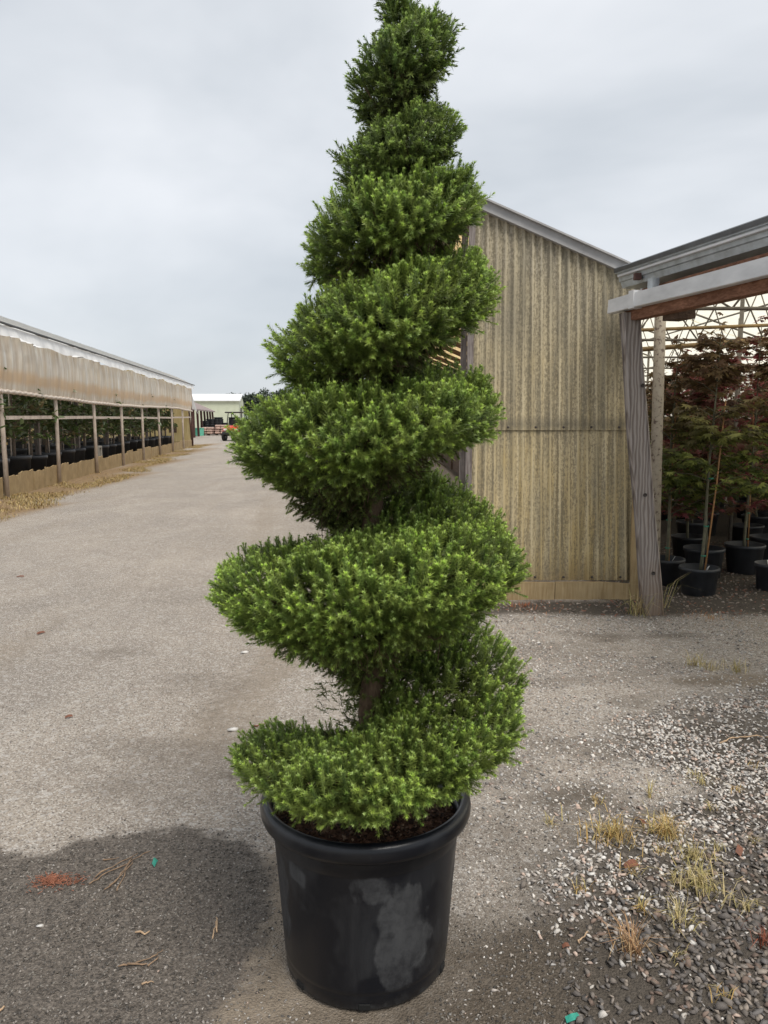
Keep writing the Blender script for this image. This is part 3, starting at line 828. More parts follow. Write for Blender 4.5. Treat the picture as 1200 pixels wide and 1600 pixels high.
# inner, older growth
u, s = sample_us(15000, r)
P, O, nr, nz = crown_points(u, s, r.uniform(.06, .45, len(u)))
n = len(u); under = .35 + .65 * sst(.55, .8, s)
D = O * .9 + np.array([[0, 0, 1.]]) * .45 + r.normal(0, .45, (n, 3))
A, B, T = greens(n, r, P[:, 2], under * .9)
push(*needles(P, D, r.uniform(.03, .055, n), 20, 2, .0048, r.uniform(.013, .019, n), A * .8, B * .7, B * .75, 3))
# sparse dark growth hugging the trunk
n = 1500; zq = r.uniform(.55, 2.5, n); kq = (zq < .85) | (zq > .90) | (r.random(n) < .4); zq = zq[kq]; n = len(zq); aq = r.uniform(0, 2 * PI, n); rq = r.uniform(.1, .45, n) * np.interp(zq, KZ, KR) * .75
P = np.stack([ax_(zq) + rq * np.cos(aq), rq * np.sin(aq), zq], -1)
A, B, T = greens(n, r, zq, r.uniform(.4, 1, n))
push(*needles(P, np.stack([np.cos(aq), np.sin(aq), 0 * aq + .5], -1) + r.normal(0, .4, (n, 3)), r.uniform(.03, .06, n), 26, 6, .0032, r.uniform(.011, .017, n), A * .9, B * .8, B * .8, 4))
# top leader shoots
n = 16
P = np.stack([.114 - .05 + r.normal(0, .018, n) + .045, r.normal(0, .018, n), r.uniform(2.60, 2.66, n)], -1)
A, B, T = greens(n, r, P[:, 2], np.zeros(n))
push(*needles(P, np.array([[0, 0, 1.]]) + r.normal(0, .3, (n, 3)), r.uniform(.03, .06, n), 46, 3, .0021, r.uniform(.0105, .014, n), A, B, T))
crown = obj('crown', mesh_np('crown', np.concatenate(VV), np.concatenate(FF), np.concatenate(CC)), MAT_NEEDLE, tree)
# trunk
mb = MB()
pts, rs = [], []
for k in range(26):
    z_ = .42 + k * .086; pts.append((float(ax_(z_)) + .012 * math.sin(k * 1.3), .012 * math.cos(k * .9), z_)); rs.append(max(.006, .041 * (1 - k / 26.5) ** .8 + (.02 if k == 0 else 0)))
mb.tube(pts, rs, 12); mb.build('trunk', MAT_BARK, tree)
# boughs that carry the spiral
mb = MB()
for k in range(330):
    u0 = random.uniform(0, 6.8); t = PI + 2 * PI * u0 + random.gauss(0, .1)
    z0 = float(zc_(u0)); p = float(pitch_(u0)); rr_ = float(rc_(u0)) * random.uniform(.5, .86)
    zs_ = z0 - p * random.uniform(.25, .62); x0 = float(ax_(zs_))
    e = (float(ax_(z0)) + rr_ * math.cos(t), rr_ * math.sin(t), z0 + p * random.uniform(-.22, .1))
    mid_ = (x0 + rr_ * .5 * math.cos(t + random.gauss(0, .12)), rr_ * .5 * math.sin(t + random.gauss(0, .12)), zs_ * .6 + e[2] * .4 - .01)
    w = .0035 + .006 * float(rc_(u0)) * random.random() * 2
    mb.tube([(x0, 0, zs_), mid_, e], [w, w * .7, w * .3], 5, False)
mb.build('boughs', MAT_BARK, tree)['kind'] = 'stuff'
# bare dead twigs hanging under the turns
mb = MB()
for k in range(900):
    u0 = random.uniform(0, 5); s0 = random.uniform(.7, .97)
    Pq, Oq, _, _ = crown_points(np.array([u0]), np.array([s0]))
    p0 = Vector(Pq[0]); o0 = Vector(Oq[0])
    d0 = (o0 * random.uniform(.2, 1) + Vector((random.gauss(0, .5), random.gauss(0, .5), random.uniform(-.9, .25)))).normalized()
    l0 = random.uniform(.02, .055)
    p1 = p0 + d0 * l0 * .6 + Vector((0, 0, -.005)); p2 = p0 + d0 * l0 + Vector((random.gauss(0, .012), random.gauss(0, .012), random.gauss(-.005, .012)))
    mb.tube([p0, p1, p2], [.0016, .0012, .0007], 4, False)
mb.build('dead_twigs', MAT_BARK, tree)['kind'] = 'stuff'

# ------------------------------------------------------------------ corrugated fibreglass shed at the right
shed = empty('corrugated_shed', (1.5, 6.8, 0))
tag(shed, 'shed with weathered tan corrugated fibreglass wall and grey sloping rake trim', 'shed')
def loc(o, par):                      # parts are built in world coordinates: keep them there under their thing
    o.location = o.location - par.location if par.rotation_euler.z == 0 else o.location
    return o
WX0, WX1, WY = .765, 2.16, 6.78
def rake(x): return 3.335 - .425 * (x - .765)
def wall_x(x, z_):                    # the old wall has racked a little: its foot stands further right
    return x + (.15 * (x - WX0) / (WX1 - WX0)) * (1 - z_ / 2.75) - .08 * ((WX1 - x) / (WX1 - WX0)) * 0
def corr(name, x0, x1, zlo, zhi, yoff, parent, mat=None, rows=10, amp=.011):
    nx = int((x1 - x0) / PITCHC * 10) + 1
    xs = np.linspace(x0, x1, nx); V = []; rib = []
    for j in range(rows + 1):
        for x in xs:
            zt = zhi(x) if callable(zhi) else zhi
            z_ = zlo + (zt - zlo) * j / rows
            ph = math.cos(2 * PI * x / PITCHC)
            V.append((wall_x(x, z_), WY + yoff + amp * ph + .006 * math.sin(x * 3 + z_ * 2), z_)); rib.append(.5 + .5 * ph)
    ii = np.arange((rows + 1) * nx).reshape(rows + 1, nx)
    F = np.stack([ii[:-1, :-1], ii[:-1, 1:], ii[1:, 1:], ii[1:, :-1]], -1).reshape(-1, 4)
    me = mesh_np(name, V, F, smooth=True)
    at = me.attributes.new('Rib', 'FLOAT', 'POINT'); at.data.foreach_set('value', np.array(rib, np.float32))
    return loc(obj(name, me, mat or MAT_FIBRE, parent), parent)
SEAM = 1.49
nsh = 2
wsh = (WX1 - WX0) / nsh
for k in range(nsh):
    a, b = WX0 + k * wsh - (.04 if k else 0), WX0 + (k + 1) * wsh
    corr('wall_sheet', a, b, .17, SEAM + .05, .006 + .003 * k, shed)
    corr('wall_sheet', a, b, SEAM, rake, -.006 + .003 * k, shed)
k = 0
x = WX0 + .06
while x < WX1 - .02:
    for zz_ in (SEAM + .025, .2):
        mb = MB(); xx = wall_x(x, zz_)
        mb.lathe([(.0, -.008), (.009, -.006), (.011, 0), (.011, .004)], 10)
        o = mb.build('bolt', MAT_BOLT, shed); o.rotation_euler = (PI / 2, 0, 0)
        o.location = (xx - 1.5, WY - .026 - 6.8 + (.0 if zz_ > 1 else .012), zz_); o.rotation_euler = (PI / 2 * 1, 0, 0)
        o.scale = (1, 1, -1)
    x += PITCHC * 3
def board(name, pts, th, mat, parent, yfront):
    """polygon in x,z extruded in y"""
    n = len(pts); V = [(p[0], yfront, p[1]) for p in pts] + [(p[0], yfront + th, p[1]) for p in pts]
    F = [tuple(range(n)), tuple(range(n, 2 * n))[::-1]] + [(i, i + n, (i + 1) % n + n, (i + 1) % n) for i in range(n)]
    mb = MB(); mb.add(V, F); return loc(mb.build(name, mat, parent), parent)
board('base_board', [(WX0 - .02, -.03), (1.5, -.04), (1.505, .155), (WX0 - .02, .165)], .03, MAT_BEIGE, shed, WY - .035)
board('base_board', [(1.51, -.04), (2.2, -.05), (2.2, .14), (1.9, .16), (1.51, .158)], .03, MAT_BEIGE, shed, WY - .031)
board('corner_board', [(2.17, -.10), (2.325, -.12), (2.285, .75), (2.20, 1.45), (2.165, 1.45), (2.16, .7)], .03, MAT_BEIGE, shed, WY - .045)
mb = MB(); mb.bar((.56, WY - .02, rake(.56) + .035), (2.2, WY - .02, rake(2.2) + .035), .085, .075); loc(mb.build('rake_trim', MAT_GREYTRIM, shed), shed)
mb = MB(); mb.bar((.56, WY - .07, rake(.56) + .082), (2.22, WY - .07, rake(2.22) + .082), .05, .014); loc(mb.build('drip_edge', MAT_GREYTRIM, shed), shed)
mb = MB(); mb.bar((.735, WY + .03, -.05), (.742, WY + .03, 3.3), .05, .06, (0, 1, 0)); loc(mb.build('corner_post', MAT_GREYWOOD, shed), shed)
mb = MB(); mb.bar((.70, WY + .2, -.05), (.70, WY + .2, 3.3), .05, .05, (0, 1, 0)); loc(mb.build('corner_post', MAT_GREYWOOD, shed), shed)
mb = MB(); mb.box((2.215, WY - .04, 1.475), (.05, .03, .07)); loc(mb.build('bracket', MAT_GREYWOOD, shed), shed)
# roof slope of that shed runs back from the wall
for k in range(14):
    y0 = WY + .02 + k * 2.4; y1 = y0 + 2.43
    mb = MB(); zr = lambda x: rake(x) - .005 + .004 * (k % 2)
    mb.add([(.58, y0, zr(.58)), (2.12, y0, zr(2.12)), (2.12, y1, zr(2.12)), (.58, y1, zr(.58))], [(0, 1, 2, 3)])
    loc(mb.build('roof_panel', MAT_AMBER, shed), shed)
for k in range(24):
    y0 = WY + .5 + k * 1.35
    mb = MB(); mb.bar((.6, y0, rake(.6) - .06), (2.1, y0, rake(2.1) - .06), .05, .09); loc(mb.build('rafter', MAT_DARKWOOD, shed), shed)
mb = MB(); mb.bar((2.09, WY + .1, rake(2.09) - .2), (2.09, WY + 33, rake(2.09) - .2), .08, .2); loc(mb.build('eave_beam', MAT_REDWOOD, shed), shed)
mb = MB(); mb.bar((.6, WY + .1, rake(.6) - .18), (.6, WY + 33, rake(.6) - .18), .08, .14); loc(mb.build('ridge_beam', MAT_REDWOOD, shed), shed)
for k in range(8):
    mb = MB(); mb.bar((2.1, WY + 1.2 + k * 4, -.05), (2.1, WY + 1.2 + k * 4, rake(2.1) - .3), .1, .1, (0, 1, 0)); loc(mb.build('post', MAT_DARKWOOD, shed), shed)
mb = MB(); mb.box((2.12, WY + 17, 1.15), (.03, 32, 2.36)); loc(mb.build('side_boarding', MAT_DARKWOOD, shed), shed)

# ------------------------------------------------------------------ open shed at the far right
lean = empty('open_shed', (2.2, 6.4, 0))
tag(lean, 'open shed with leaning grey wood post, white channel beam and galvanised gutter', 'shed')
A0 = Vector((1.885, 6.50, 0)); Bd = Vector((.245, -.9695, 0))      # the front beam comes towards the camera
def along(t, z_, off=0.0):
    n = Vector((-Bd.y, Bd.x, 0)) * off      # off > 0: away to the right
    p = A0 + Bd * t + n; return (p.x, p.y, z_)
LEN = 5.2
# leaning post, a big weathered board
mb = MB()
bot, top = Vector((2.195, 6.235, -.06)), Vector((1.945, 6.33, 2.42))
pts = [bot.lerp(top, k / 14) for k in range(15)]
V, F = [], []
for k, p in enumerate(pts):
    w = .08 + .004 * math.sin(k * .9) - .008 * k / 14; dp = .055
    cx = p.x + .005 * math.sin(k * .45 + .5)
    for sx, sy in ((-1, -1), (1, -1), (1, 1), (-1, 1)):
        V += [(cx + sx * w - sx * .012, p.y + sy * dp, p.z), (cx + sx * w, p.y + sy * dp - sy * .012, p.z)] if sx * sy > 0 else [(cx + sx * w, p.y + sy * dp - sy * .012, p.z), (cx + sx * w - sx * .012, p.y + sy * dp, p.z)]
for k in range(14):
    for q in range(8): F.append((k * 8 + q, k * 8 + (q + 1) % 8, (k + 1) * 8 + (q + 1) % 8, (k + 1) * 8 + q))
F += [tuple(range(8))[::-1], tuple(14 * 8 + q for q in range(8))]
mb.add(V, F)
m = M_('grained_post')
gv = m.map((1.0, .5, .14)); n1 = m.noise(3.2, 3, .5, gv, .6)
w_ = m.n.new('ShaderNodeTexWave'); w_.wave_type = 'BANDS'; w_.bands_direction = 'X'; w_.inputs['Scale'].default_value = 11; w_.inputs['Distortion'].default_value = 9.0; w_.inputs['Detail'].default_value = 2.5; w_.inputs['Detail Scale'].default_value = .8
m.l.new(m.map((1.0, .7, .3), loc=(.22, .3, .1)), w_.inputs['Vector'])
g1 = m.noise(60, 5, .7, m.map((1, 1, .05)))
cc = m.ramp(w_.outputs['Fac'], [(.1, (.17, .14, .122)), (.5, (.26, .225, .2)), (.9, (.33, .295, .27))])
cc = m.mix(m.ramp(g1, [(.35, 0), (.65, .35)]), cc, (.27, .245, .232))
xyzp = m.sep(m.tc.outputs['Object'])
cc = m.mix(m.math('MULTIPLY', m.ramp(m.math('ADD', xyzp[2], m.noise(3, 3)), [(.5, .8), (.95, 0)]), 1.0), cc, (.21, .15, .105))
m.bump(m.math('ADD', w_.outputs['Fac'], g1), .6, .004)
MAT_GRAINPOST = m.done(cc, .85, spec=.2)
post = loc(mb.build('post', MAT_GRAINPOST, lean), lean)
post['label'] = 'leaning weathered grey wood post with knots'
for (t_, dx) in ((.165, .02), (.77, .045), (.42, .0)):
    p = bot.lerp(top, t_)
    mb = MB(); mb.lathe([(.0, -.006), (.010, -.004), (.014, .0), (.016, .002)], 12)
    o = mb.build('knot', MAT_BOLT, post); o.rotation_euler = (PI / 2, 0, 0); o.location = (p.x + dx, p.y - .054, p.z)
# second, round rust-spotted post behind it
mb = MB(); mb.tube([(2.36, 6.70, -.05), (2.335, 6.70, 1.2), (2.31, 6.68, 2.5)], [.05, .048, .046], 14)
loc(mb.build('post', MAT_SPOTPOST, lean), lean)
# brown purlin, channel over it, clamp pieces
mb = MB(); mb.bar(along(.12, 2.415, .05), along(LEN, 2.415, .05), .09, .11); loc(mb.build('beam', MAT_REDWOOD, lean), lean)
mb = MB(); mb.bar(along(.1, 2.545, .10), along(LEN, 2.575, .10), .05, .10); loc(mb.build('beam', MAT_REDWOOD, lean), lean)
mb = MB()
secp = [(-.035, -.055), (-.03, -.06), (.03, -.06), (.03, .045), (.0, .058), (-.03, .05)]
V = []; 
for t_ in (-.02, .35, 1.2, 2.4, LEN):
    for (o_, z_) in secp:
        V.append(along(t_, 2.495 + z_ + .004 * math.sin(t_ * 5), -.03 + o_))
ns = len(secp)
F = [(i * ns + q, i * ns + (q + 1) % ns, (i + 1) * ns + (q + 1) % ns, (i + 1) * ns + q) for i in range(4) for q in range(ns)] + [tuple(range(ns))[::-1], tuple(4 * ns + q for q in range(ns))]
mb.add(V, F); chan = loc(mb.build('channel', MAT_PVC, lean), lean)
mb = MB(); mb.bar(along(.30, 2.50, -.033), along(.37, 2.50, -.033), .078, .135); loc(mb.build('clamp', MAT_PVC, lean), lean)
mb = MB(); mb.box(along(.52, 2.585, .0), (.06, .06, .09), Matrix.Rotation(.3, 3, 'Z')); loc(mb.build('bracket', MAT_GALV, lean), lean)
mb = MB(); mb.box(along(.62, 2.37, .16), (.14, .2, .1), Matrix.Rotation(.25, 3, 'Z')); loc(mb.build('bracket', MAT_DARKWOOD, lean), lean)
# galvanised gutter: upper lip, face, lower face, dark back
def strip(name, prof_, mat, t0=-.08, t1=LEN):
    V, F = [], []
    for t_ in (t0, t1):
        for (o_, z_) in prof_: V.append(along(t_, z_, o_))
    n = len(prof_); F = [(i, i + 1, n + i + 1, n + i) for i in range(n - 1)]
    mb = MB(); mb.add(V, F); o = loc(mb.build(name, mat, lean), lean)
    sm = o.modifiers.new('thickness', 'SOLIDIFY'); sm.thickness = .003
    return o
strip('gutter', [(.30, 2.66), (.10, 2.655), (.085, 2.70), (.07, 2.705), (.062, 2.745), (.05, 2.75), (.045, 2.765), (.03, 2.765), (.03, 2.775)], MAT_GALV)
strip('gutter_lip', [(.02, 2.772), (.015, 2.80), (.035, 2.812), (.06, 2.812)], MAT_DARKMETAL)
strip('gutter_lip', [(.055, 2.735), (.035, 2.737), (.035, 2.748), (.055, 2.752)], MAT_PVC, -.05)
mb = MB(); mb.bar(along(-.05, 2.62, .34), along(LEN, 2.62, .34), .05, .12); loc(mb.build('beam', MAT_DARKWOOD, lean), lean)
mb = MB(); mb.box(along(.22, 2.695, .05), (.05, .05, .05)); loc(mb.build('bracket', MAT_OLDPOST, lean), lean)
# roof: gable, near slope up to the ridge and far slope down, cream corrugated panels
RX0, RXR, RX1, RZ0, RZR = 2.55, 6.2, 10.0, 2.80, 4.15
def roof_sheet(xa, za, xb, zb_, y0, y1):
    nx = int((y1 - y0) / .076 * 4); ys = np.linspace(y0, y1, nx)
    V = []
    for (x_, z_) in ((xa, za), (xb, zb_)):
        for y_ in ys: V.append((x_, y_, z_ + .012 * math.cos(2 * PI * y_ / .076)))
    i0 = np.arange(nx - 1); F = np.stack([i0, i0 + 1, nx + i0 + 1, nx + i0], -1)
    return loc(obj('roof_sheet', mesh_np('roof_sheet', V, F, smooth=True), MAT_CREAM, lean), lean)
for k in range(14):
    y0 = 2.4 + k * 2.0
    roof_sheet(RX0, RZ0, RXR, RZR, y0, y0 + 2.03); roof_sheet(RXR, RZR - .004, RX1, RZ0, y0, y0 + 2.03)
mb = MB(); ys = np.linspace(RX0 - .3, RX1, 120)
mb.add([(x_, 30.4 + .012 * math.cos(2 * PI * x_ / .152), z_) for x_ in ys for z_ in (0, RZR - .02 - abs(x_ - RXR) * .36)], [(2 * i, 2 * i + 2, 2 * i + 3, 2 * i + 1) for i in range(119)])
loc(mb.build('end_wall', MAT_CREAM, lean), lean)
mb = MB(); mb.add([(RX1, 2.4, 0), (RX1, 30.4, 0), (RX1, 30.4, RZ0), (RX1, 2.4, RZ0)], [(0, 1, 2, 3)]); loc(mb.build('side_wall', MAT_CREAM, lean), lean)
def rod(a, b, rad, name='truss_bar', mat=MAT_PIPE):
    mb = MB(); mb.tube([a, b], rad, 6); return loc(mb.build(name, mat, lean), lean)
for yt in (8.0, 11.2, 14.4, 17.6, 20.8, 24.0):
    rod((RX0, yt, RZ0 - .06), (RXR, yt, RZR - .06), .022); rod((RXR, yt, RZR - .06), (RX1, yt, RZ0 - .06), .022)
    rod((RX0, yt, RZ0 - .12), (RX1, yt, RZ0 - .12), .02)
    nseg = 8
    for q in range(nseg):
        xa = RX0 + (RX1 - RX0) * q / nseg; xb = RX0 + (RX1 - RX0) * (q + 1) / nseg; xm = (xa + xb) / 2
        zt = RZR - .06 - abs(xm - RXR) * .36
        rod((xa, yt, RZ0 - .12), (xm, yt, zt), .011); rod((xm, yt, zt), (xb, yt, RZ0 - .12), .011)
for xq in (3.4, 4.6, 5.6, 7.2, 8.6):
    rod((xq, 4, RZR - .09 - abs(xq - RXR) * .36), (xq, 30, RZR - .09 - abs(xq - RXR) * .36), .018, 'purlin')
rod((2.6, 9.2, 2.35), (6.5, 8.6, 2.62), .03, 'cross_pipe', MAT_RUSTPIPE); rod((3.0, 9.4, 2.62), (7.0, 9.2, 2.75), .022, 'cross_pipe', MAT_RUSTPIPE)
rod((2.5, 6.1, 2.66), (5.0, 6.4, 2.86), .035, 'cross_pipe', MAT_PIPE); rod((2.5, 6.0, 2.72), (5.0, 6.3, 2.95), .03, 'cross_pipe', MAT_DARKMETAL)
for (xq, yq) in ((4.3, 9.6), (5.8, 13), (3.2, 12.5), (6.0, 18)):
    rod((xq, yq, 0), (xq, yq, 3.2), .025, 'inner_post')

# ------------------------------------------------------------------ potted maples
def leaf_star(size, r, lobes=5, droop=.25):
    """palmate leaf: narrow kite lobes"""
    V, F = [], []
    for k in range(lobes):
        a = (k - (lobes - 1) / 2) * .62; l = size * (1 - .13 * abs(k - (lobes - 1) / 2)); w = size * .15
        d = np.array([math.cos(a), math.sin(a), 0]); s_ = np.array([-math.sin(a), math.cos(a), 0])
        b = len(V)
        V += [np.zeros(3), d * l * .5 + s_ * w + np.array([0, 0, -droop * l * .12]), d * l + np.array([0, 0, -droop * l * .6]), d * l * .5 - s_ * w + np.array([0, 0, -droop * l * .12])]
        F.append((b, b + 1, b + 2, b + 3))
    return np.array(V), np.array(F)
def place_leaves(tmpl, P, yaw, pitch_a, roll, sc, cols):
    tv, tf = tmpl; n = len(P)
    cy, sy = np.cos(yaw), np.sin(yaw); cp, sp = np.cos(pitch_a), np.sin(pitch_a); cr, sr = np.cos(roll), np.sin(roll)
    v = tv[None] * sc[:, None, None]
    y1 = v[..., 1] * cr[:, None] - v[..., 2] * sr[:, None]; z1 = v[..., 1] * sr[:, None] + v[..., 2] * cr[:, None]; x1 = v[..., 0]
    x2 = x1 * cp[:, None] - z1 * sp[:, None]; z2 = x1 * sp[:, None] + z1 * cp[:, None]
    x3 = x2 * cy[:, None] - y1 * sy[:, None]; y3 = x2 * sy[:, None] + y1 * cy[:, None]
    V = np.stack([x3, y3, z2], -1) + P[:, None]
    F = (tf[None] + (np.arange(n) * len(tv))[:, None, None]).reshape(-1, tf.shape[1])
    return V.reshape(-1, 3), F, np.repeat(cols, len(tv), 0)
def maple_meshes(seed, red, H=2.2, bare=.7, spread=.5, nb=26):
    r = np.random.default_rng(seed); trunk = MB()
    lean_x, lean_y = r.normal(0, .05), r.normal(0, .05)
    pts = [(lean_x * t_ * 1.0 + .012 * math.sin(t_ * 9 + seed), lean_y * t_ + .012 * math.cos(t_ * 7 + seed), .2 + (H - .2) * t_) for t_ in np.linspace(0, 1, 12)]
    trunk.tube(pts, [.017 * (1 - .8 * k / 11) for k in range(12)], 7)
    LP, LY = [], []
    for k in range(nb):
        t_ = r.uniform(bare / H, .97); i = t_ * 11; i0 = min(int(i), 10); p = np.array(pts[i0]) * (1 - (i - i0)) + np.array(pts[i0 + 1]) * (i - i0)
        a = r.uniform(0, 2 * PI); l = spread * (1.05 - .75 * (t_ - bare / H) / (1 - bare / H)) * r.uniform(.55, 1.1)
        d = np.array([math.cos(a), math.sin(a), r.uniform(.1, .55)]); q = p + d * l; md = p + d * l * .5 + np.array([0, 0, .03])
        trunk.tube([p, md, q], [.006, .004, .002], 4, False)
        for tt in np.linspace(.25, 1.05, int(6 + l * 22)):
            for sd_ in (-1, 1):
                pp = p + (q - p) * tt + np.array([math.cos(a + sd_ * 1.3), math.sin(a + sd_ * 1.3), 0]) * r.uniform(.01, .09) + r.normal(0, .018, 3)
                LP.append(pp); LY.append(a + sd_ * r.uniform(.1, 1.2))
    for k in range(26):                                  # leader tuft
        LP.append(np.array(pts[-1]) + np.array([0, 0, r.uniform(-.5, .14)]) + r.normal(0, .02, 3)); LY.append(r.uniform(0, 2 * PI))
    LP = np.array(LP); LY = np.array(LY); n = len(LP)
    if red > .5:
        base = np.array([(.2, .12, .08), (.24, .11, .085), (.16, .14, .06), (.36, .1, .11)])
    else:
        base = np.array([(.11, .14, .035), (.17, .2, .05), (.08, .1, .03), (.26, .29, .075)])
    cols = base[r.integers(0, 4, n)] * r.uniform(.7, 1.3, (n, 1))
    hi = np.clip((LP[:, 2] - .75 * H) / (.3 * H), 0, 1)[:, None]
    if red > .5: cols = cols * (1 - .5 * hi) + np.array([.22, .04, .05]) * .5 * hi
    else:
        hi = np.clip((LP[:, 2] - .55 * H) / (.25 * H), 0, 1)[:, None]; cols = cols * (1 - .85 * hi) + np.array([.24, .13, .09]) * .7 * hi + cols * .15 * hi
    V, F, C = place_leaves(leaf_star(.075, r), LP, LY, r.normal(-.25, .25, n), r.normal(0, .35, n), r.uniform(.7, 1.25, n), cols)
    return trunk.mesh('trunk'), mesh_np('crown', V, F, C), pts
MAPLES = [maple_meshes(1, 0, 2.35, .5, .55, 44), maple_meshes(2, 0, 2.2, .5, .55, 40), maple_meshes(3, 1, 2.35, .6, .5), maple_meshes(4, 1, 2.2, .42, .58, 44), maple_meshes(5, 1, 2.5, .8, .5), maple_meshes(6, 1, 2.2, .32, .6, 44), maple_meshes(7, 1, 2.4, .3, .55, 44), maple_meshes(8, 0, 2.1, .32, .6, 44)]
def pot_mesh(rt, rb, h):
    mb = MB(); mb.lathe([(rb * .9, 0), (rb, .005), (rb + (rt - rb) * .88, h * .88), (rt * 1.035, h * .885), (rt * 1.045, h * .95), (rt * 1.03, h), (rt * .985, h), (rt * .95, h * .8), (0.001, h * .78)], 32)
    return mb.mesh('pot')
POT_S = pot_mesh(.17, .145, .25); POT_T = pot_mesh(.19, .16, .3)
STAKE = {}
def stake_mesh(k):
    if k not in STAKE:
        r = random.Random(k); mb = MB(); mb.tube([(.03, -.02, .15), (.035 + r.uniform(-.05, .05), -.02, 1.0), (.04 + r.uniform(-.08, .08), -.02, 1.75)], [.008, .0075, .006], 6); STAKE[k] = mb.mesh('stake')
    return STAKE[k]
TIE = MB(); TIE.lathe([(.022, -.006), (.026, 0), (.022, .006)], 8); TIE = TIE.mesh('tie')
TAGM = MB(); TAGM.box((0, 0, 0), (.02, .002, .06)); TAGM = TAGM.mesh('tag')
def maple(x, y, kind, label, group=None, rz=0.0, tall_pot=False, tilt=(0, 0), detail=True, s=1.0):
    e = empty('potted_maple', (x, y, float(ground_z(x, y)) - .004), rz)
    e.rotation_euler = (0, 0, rz); e.scale = (1, 1, s)
    tag(e, label, 'potted tree', group)
    tm, cm, pts = MAPLES[kind]
    obj('pot', POT_T if tall_pot else POT_S, MAT_POTFAR, e)
    t = obj('trunk', tm, MAT_BARKGREEN, e, rot=(tilt[0], tilt[1], 0)); obj('crown', cm, MAT_MAPLE, e, rot=(tilt[0], tilt[1], 0))
    if detail:
        obj('stake', stake_mesh(kind), MAT_BAMBOO, e, rot=(tilt[0], tilt[1], 0))
        for z_ in (.35, .62, 1.05): obj('tie', TIE, MAT_TIE, e, (.012 + z_ * tilt[1], -.008, z_))
        obj('tag', TAGM, MAT_TAG, e, (.04, -.06, .24), (.5, 0, .3))
    return e
maple(2.86, 6.97, 0, 'green leaved maple leaning on a bamboo stake in the frontmost black pot', rz=.3, tilt=(0, .055))
maple(2.72, 7.42, 1, 'slim staked maple in the pot half hidden behind the frontmost maple pot', rz=1.0, tilt=(.0, -.02))
maple(3.22, 7.75, 3, 'purple leaved maple in the pot behind and right of the frontmost maple pot', rz=2.1, tall_pot=True)
maple(3.62, 7.12, 0, 'green maple in the black pot cut by the right edge of the photo', rz=2.9)
maple(3.72, 7.95, 4, 'tall red maple in the taller pot behind the pot at the right edge', rz=.7, tall_pot=True)
mr = random.Random(4)
spots = []
for row in range(8):
    for q in range(7):
        y = 8.7 + row * .9 + mr.uniform(-.12, .12); x = 2.7 + q * .8 + (row % 2) * .3 + mr.uniform(-.1, .1)
        if .33 * y < x < .56 * y + .2: spots.append((x, y))
for (x, y) in spots:
    maple(x, y, mr.choice([5, 6, 7, 5, 6, 7]), 'dark maple crowded in the shade behind the front maple pots', 'maples crowded in the open shed', mr.uniform(0, 6.28), True, (mr.uniform(-.03, .03), mr.uniform(-.03, .03)), False, mr.uniform(.85, 1.08))

# ------------------------------------------------------------------ long greenhouse at the left
GD = Vector((-.1135, 1, 0)).normalized(); GN = Vector((-GD.y, GD.x, 0))       # GN points away to the left (inside)
G0 = Vector((-5.74 - .1135 * 15.35, 15.35, 0))
def gh(t, off, z_): p = G0 + GD * t + GN * off; return (p.x, p.y, z_)
house = empty('greenhouse', tuple(G0))
tag(house, 'long open-sided greenhouse with rolled tan plastic curtain left of the driveway', 'greenhouse')
SP = 3.56
posts = [k * SP for k in range(-1, 9)]; T1 = posts[-1]
for k, t in enumerate(posts):
    mb = MB(); j = .05 * math.sin(k * 2.3)
    mb.tube([gh(t + j, -.03, -.05), gh(t + j * .3, -.02, 1.6), gh(t, 0, 3.3)], [.05, .047, .043], 8)
    loc(mb.build('post', MAT_POSTWOOD if k < 9 else MAT_OLDPOST, house), house)
    mb = MB(); mb.bar(gh(t + .35, .55, -.05), gh(t + .35, .55, 3.3), .1, .1, (0, 1, 0)); loc(mb.build('inner_post', MAT_GREYWOOD, house), house)
    if k < len(posts) - 1:
        mb = MB(); mb.bar(gh(t + .06, .02, 1.59), gh(t + SP - .06, .02, 1.585 + .02 * math.sin(k)), .05, .075); loc(mb.build('rail', MAT_POSTWOOD, house), house)
        nb = 4; tt = t + .04
        for q in range(nb):
            w = (SP - .08) / nb; h0 = .47 - .012 * k + random.uniform(-.05, .04)
            n_ = 9; top_ = [h0 + random.uniform(-.018, .018) for _ in range(n_)]
            V, F = [], []
            for i in range(n_):
                for (off, z_) in ((.0, -.05), (.0, top_[i]), (.03, top_[i]), (.03, -.05)):
                    V.append(gh(tt + (w - .012) * i / (n_ - 1), off + .01 * (q % 2), z_))
            for i in range(n_ - 1):
                for e in range(4): F.append((i * 4 + e, (i + 1) * 4 + e, (i + 1) * 4 + (e + 1) % 4, i * 4 + (e + 1) % 4))
            F += [(0, 1, 2, 3), tuple((n_ - 1) * 4 + e for e in (3, 2, 1, 0))]
            mb = MB(); mb.add(V, F); loc(mb.build('base_board', MAT_BEIGE, house), house); tt += w
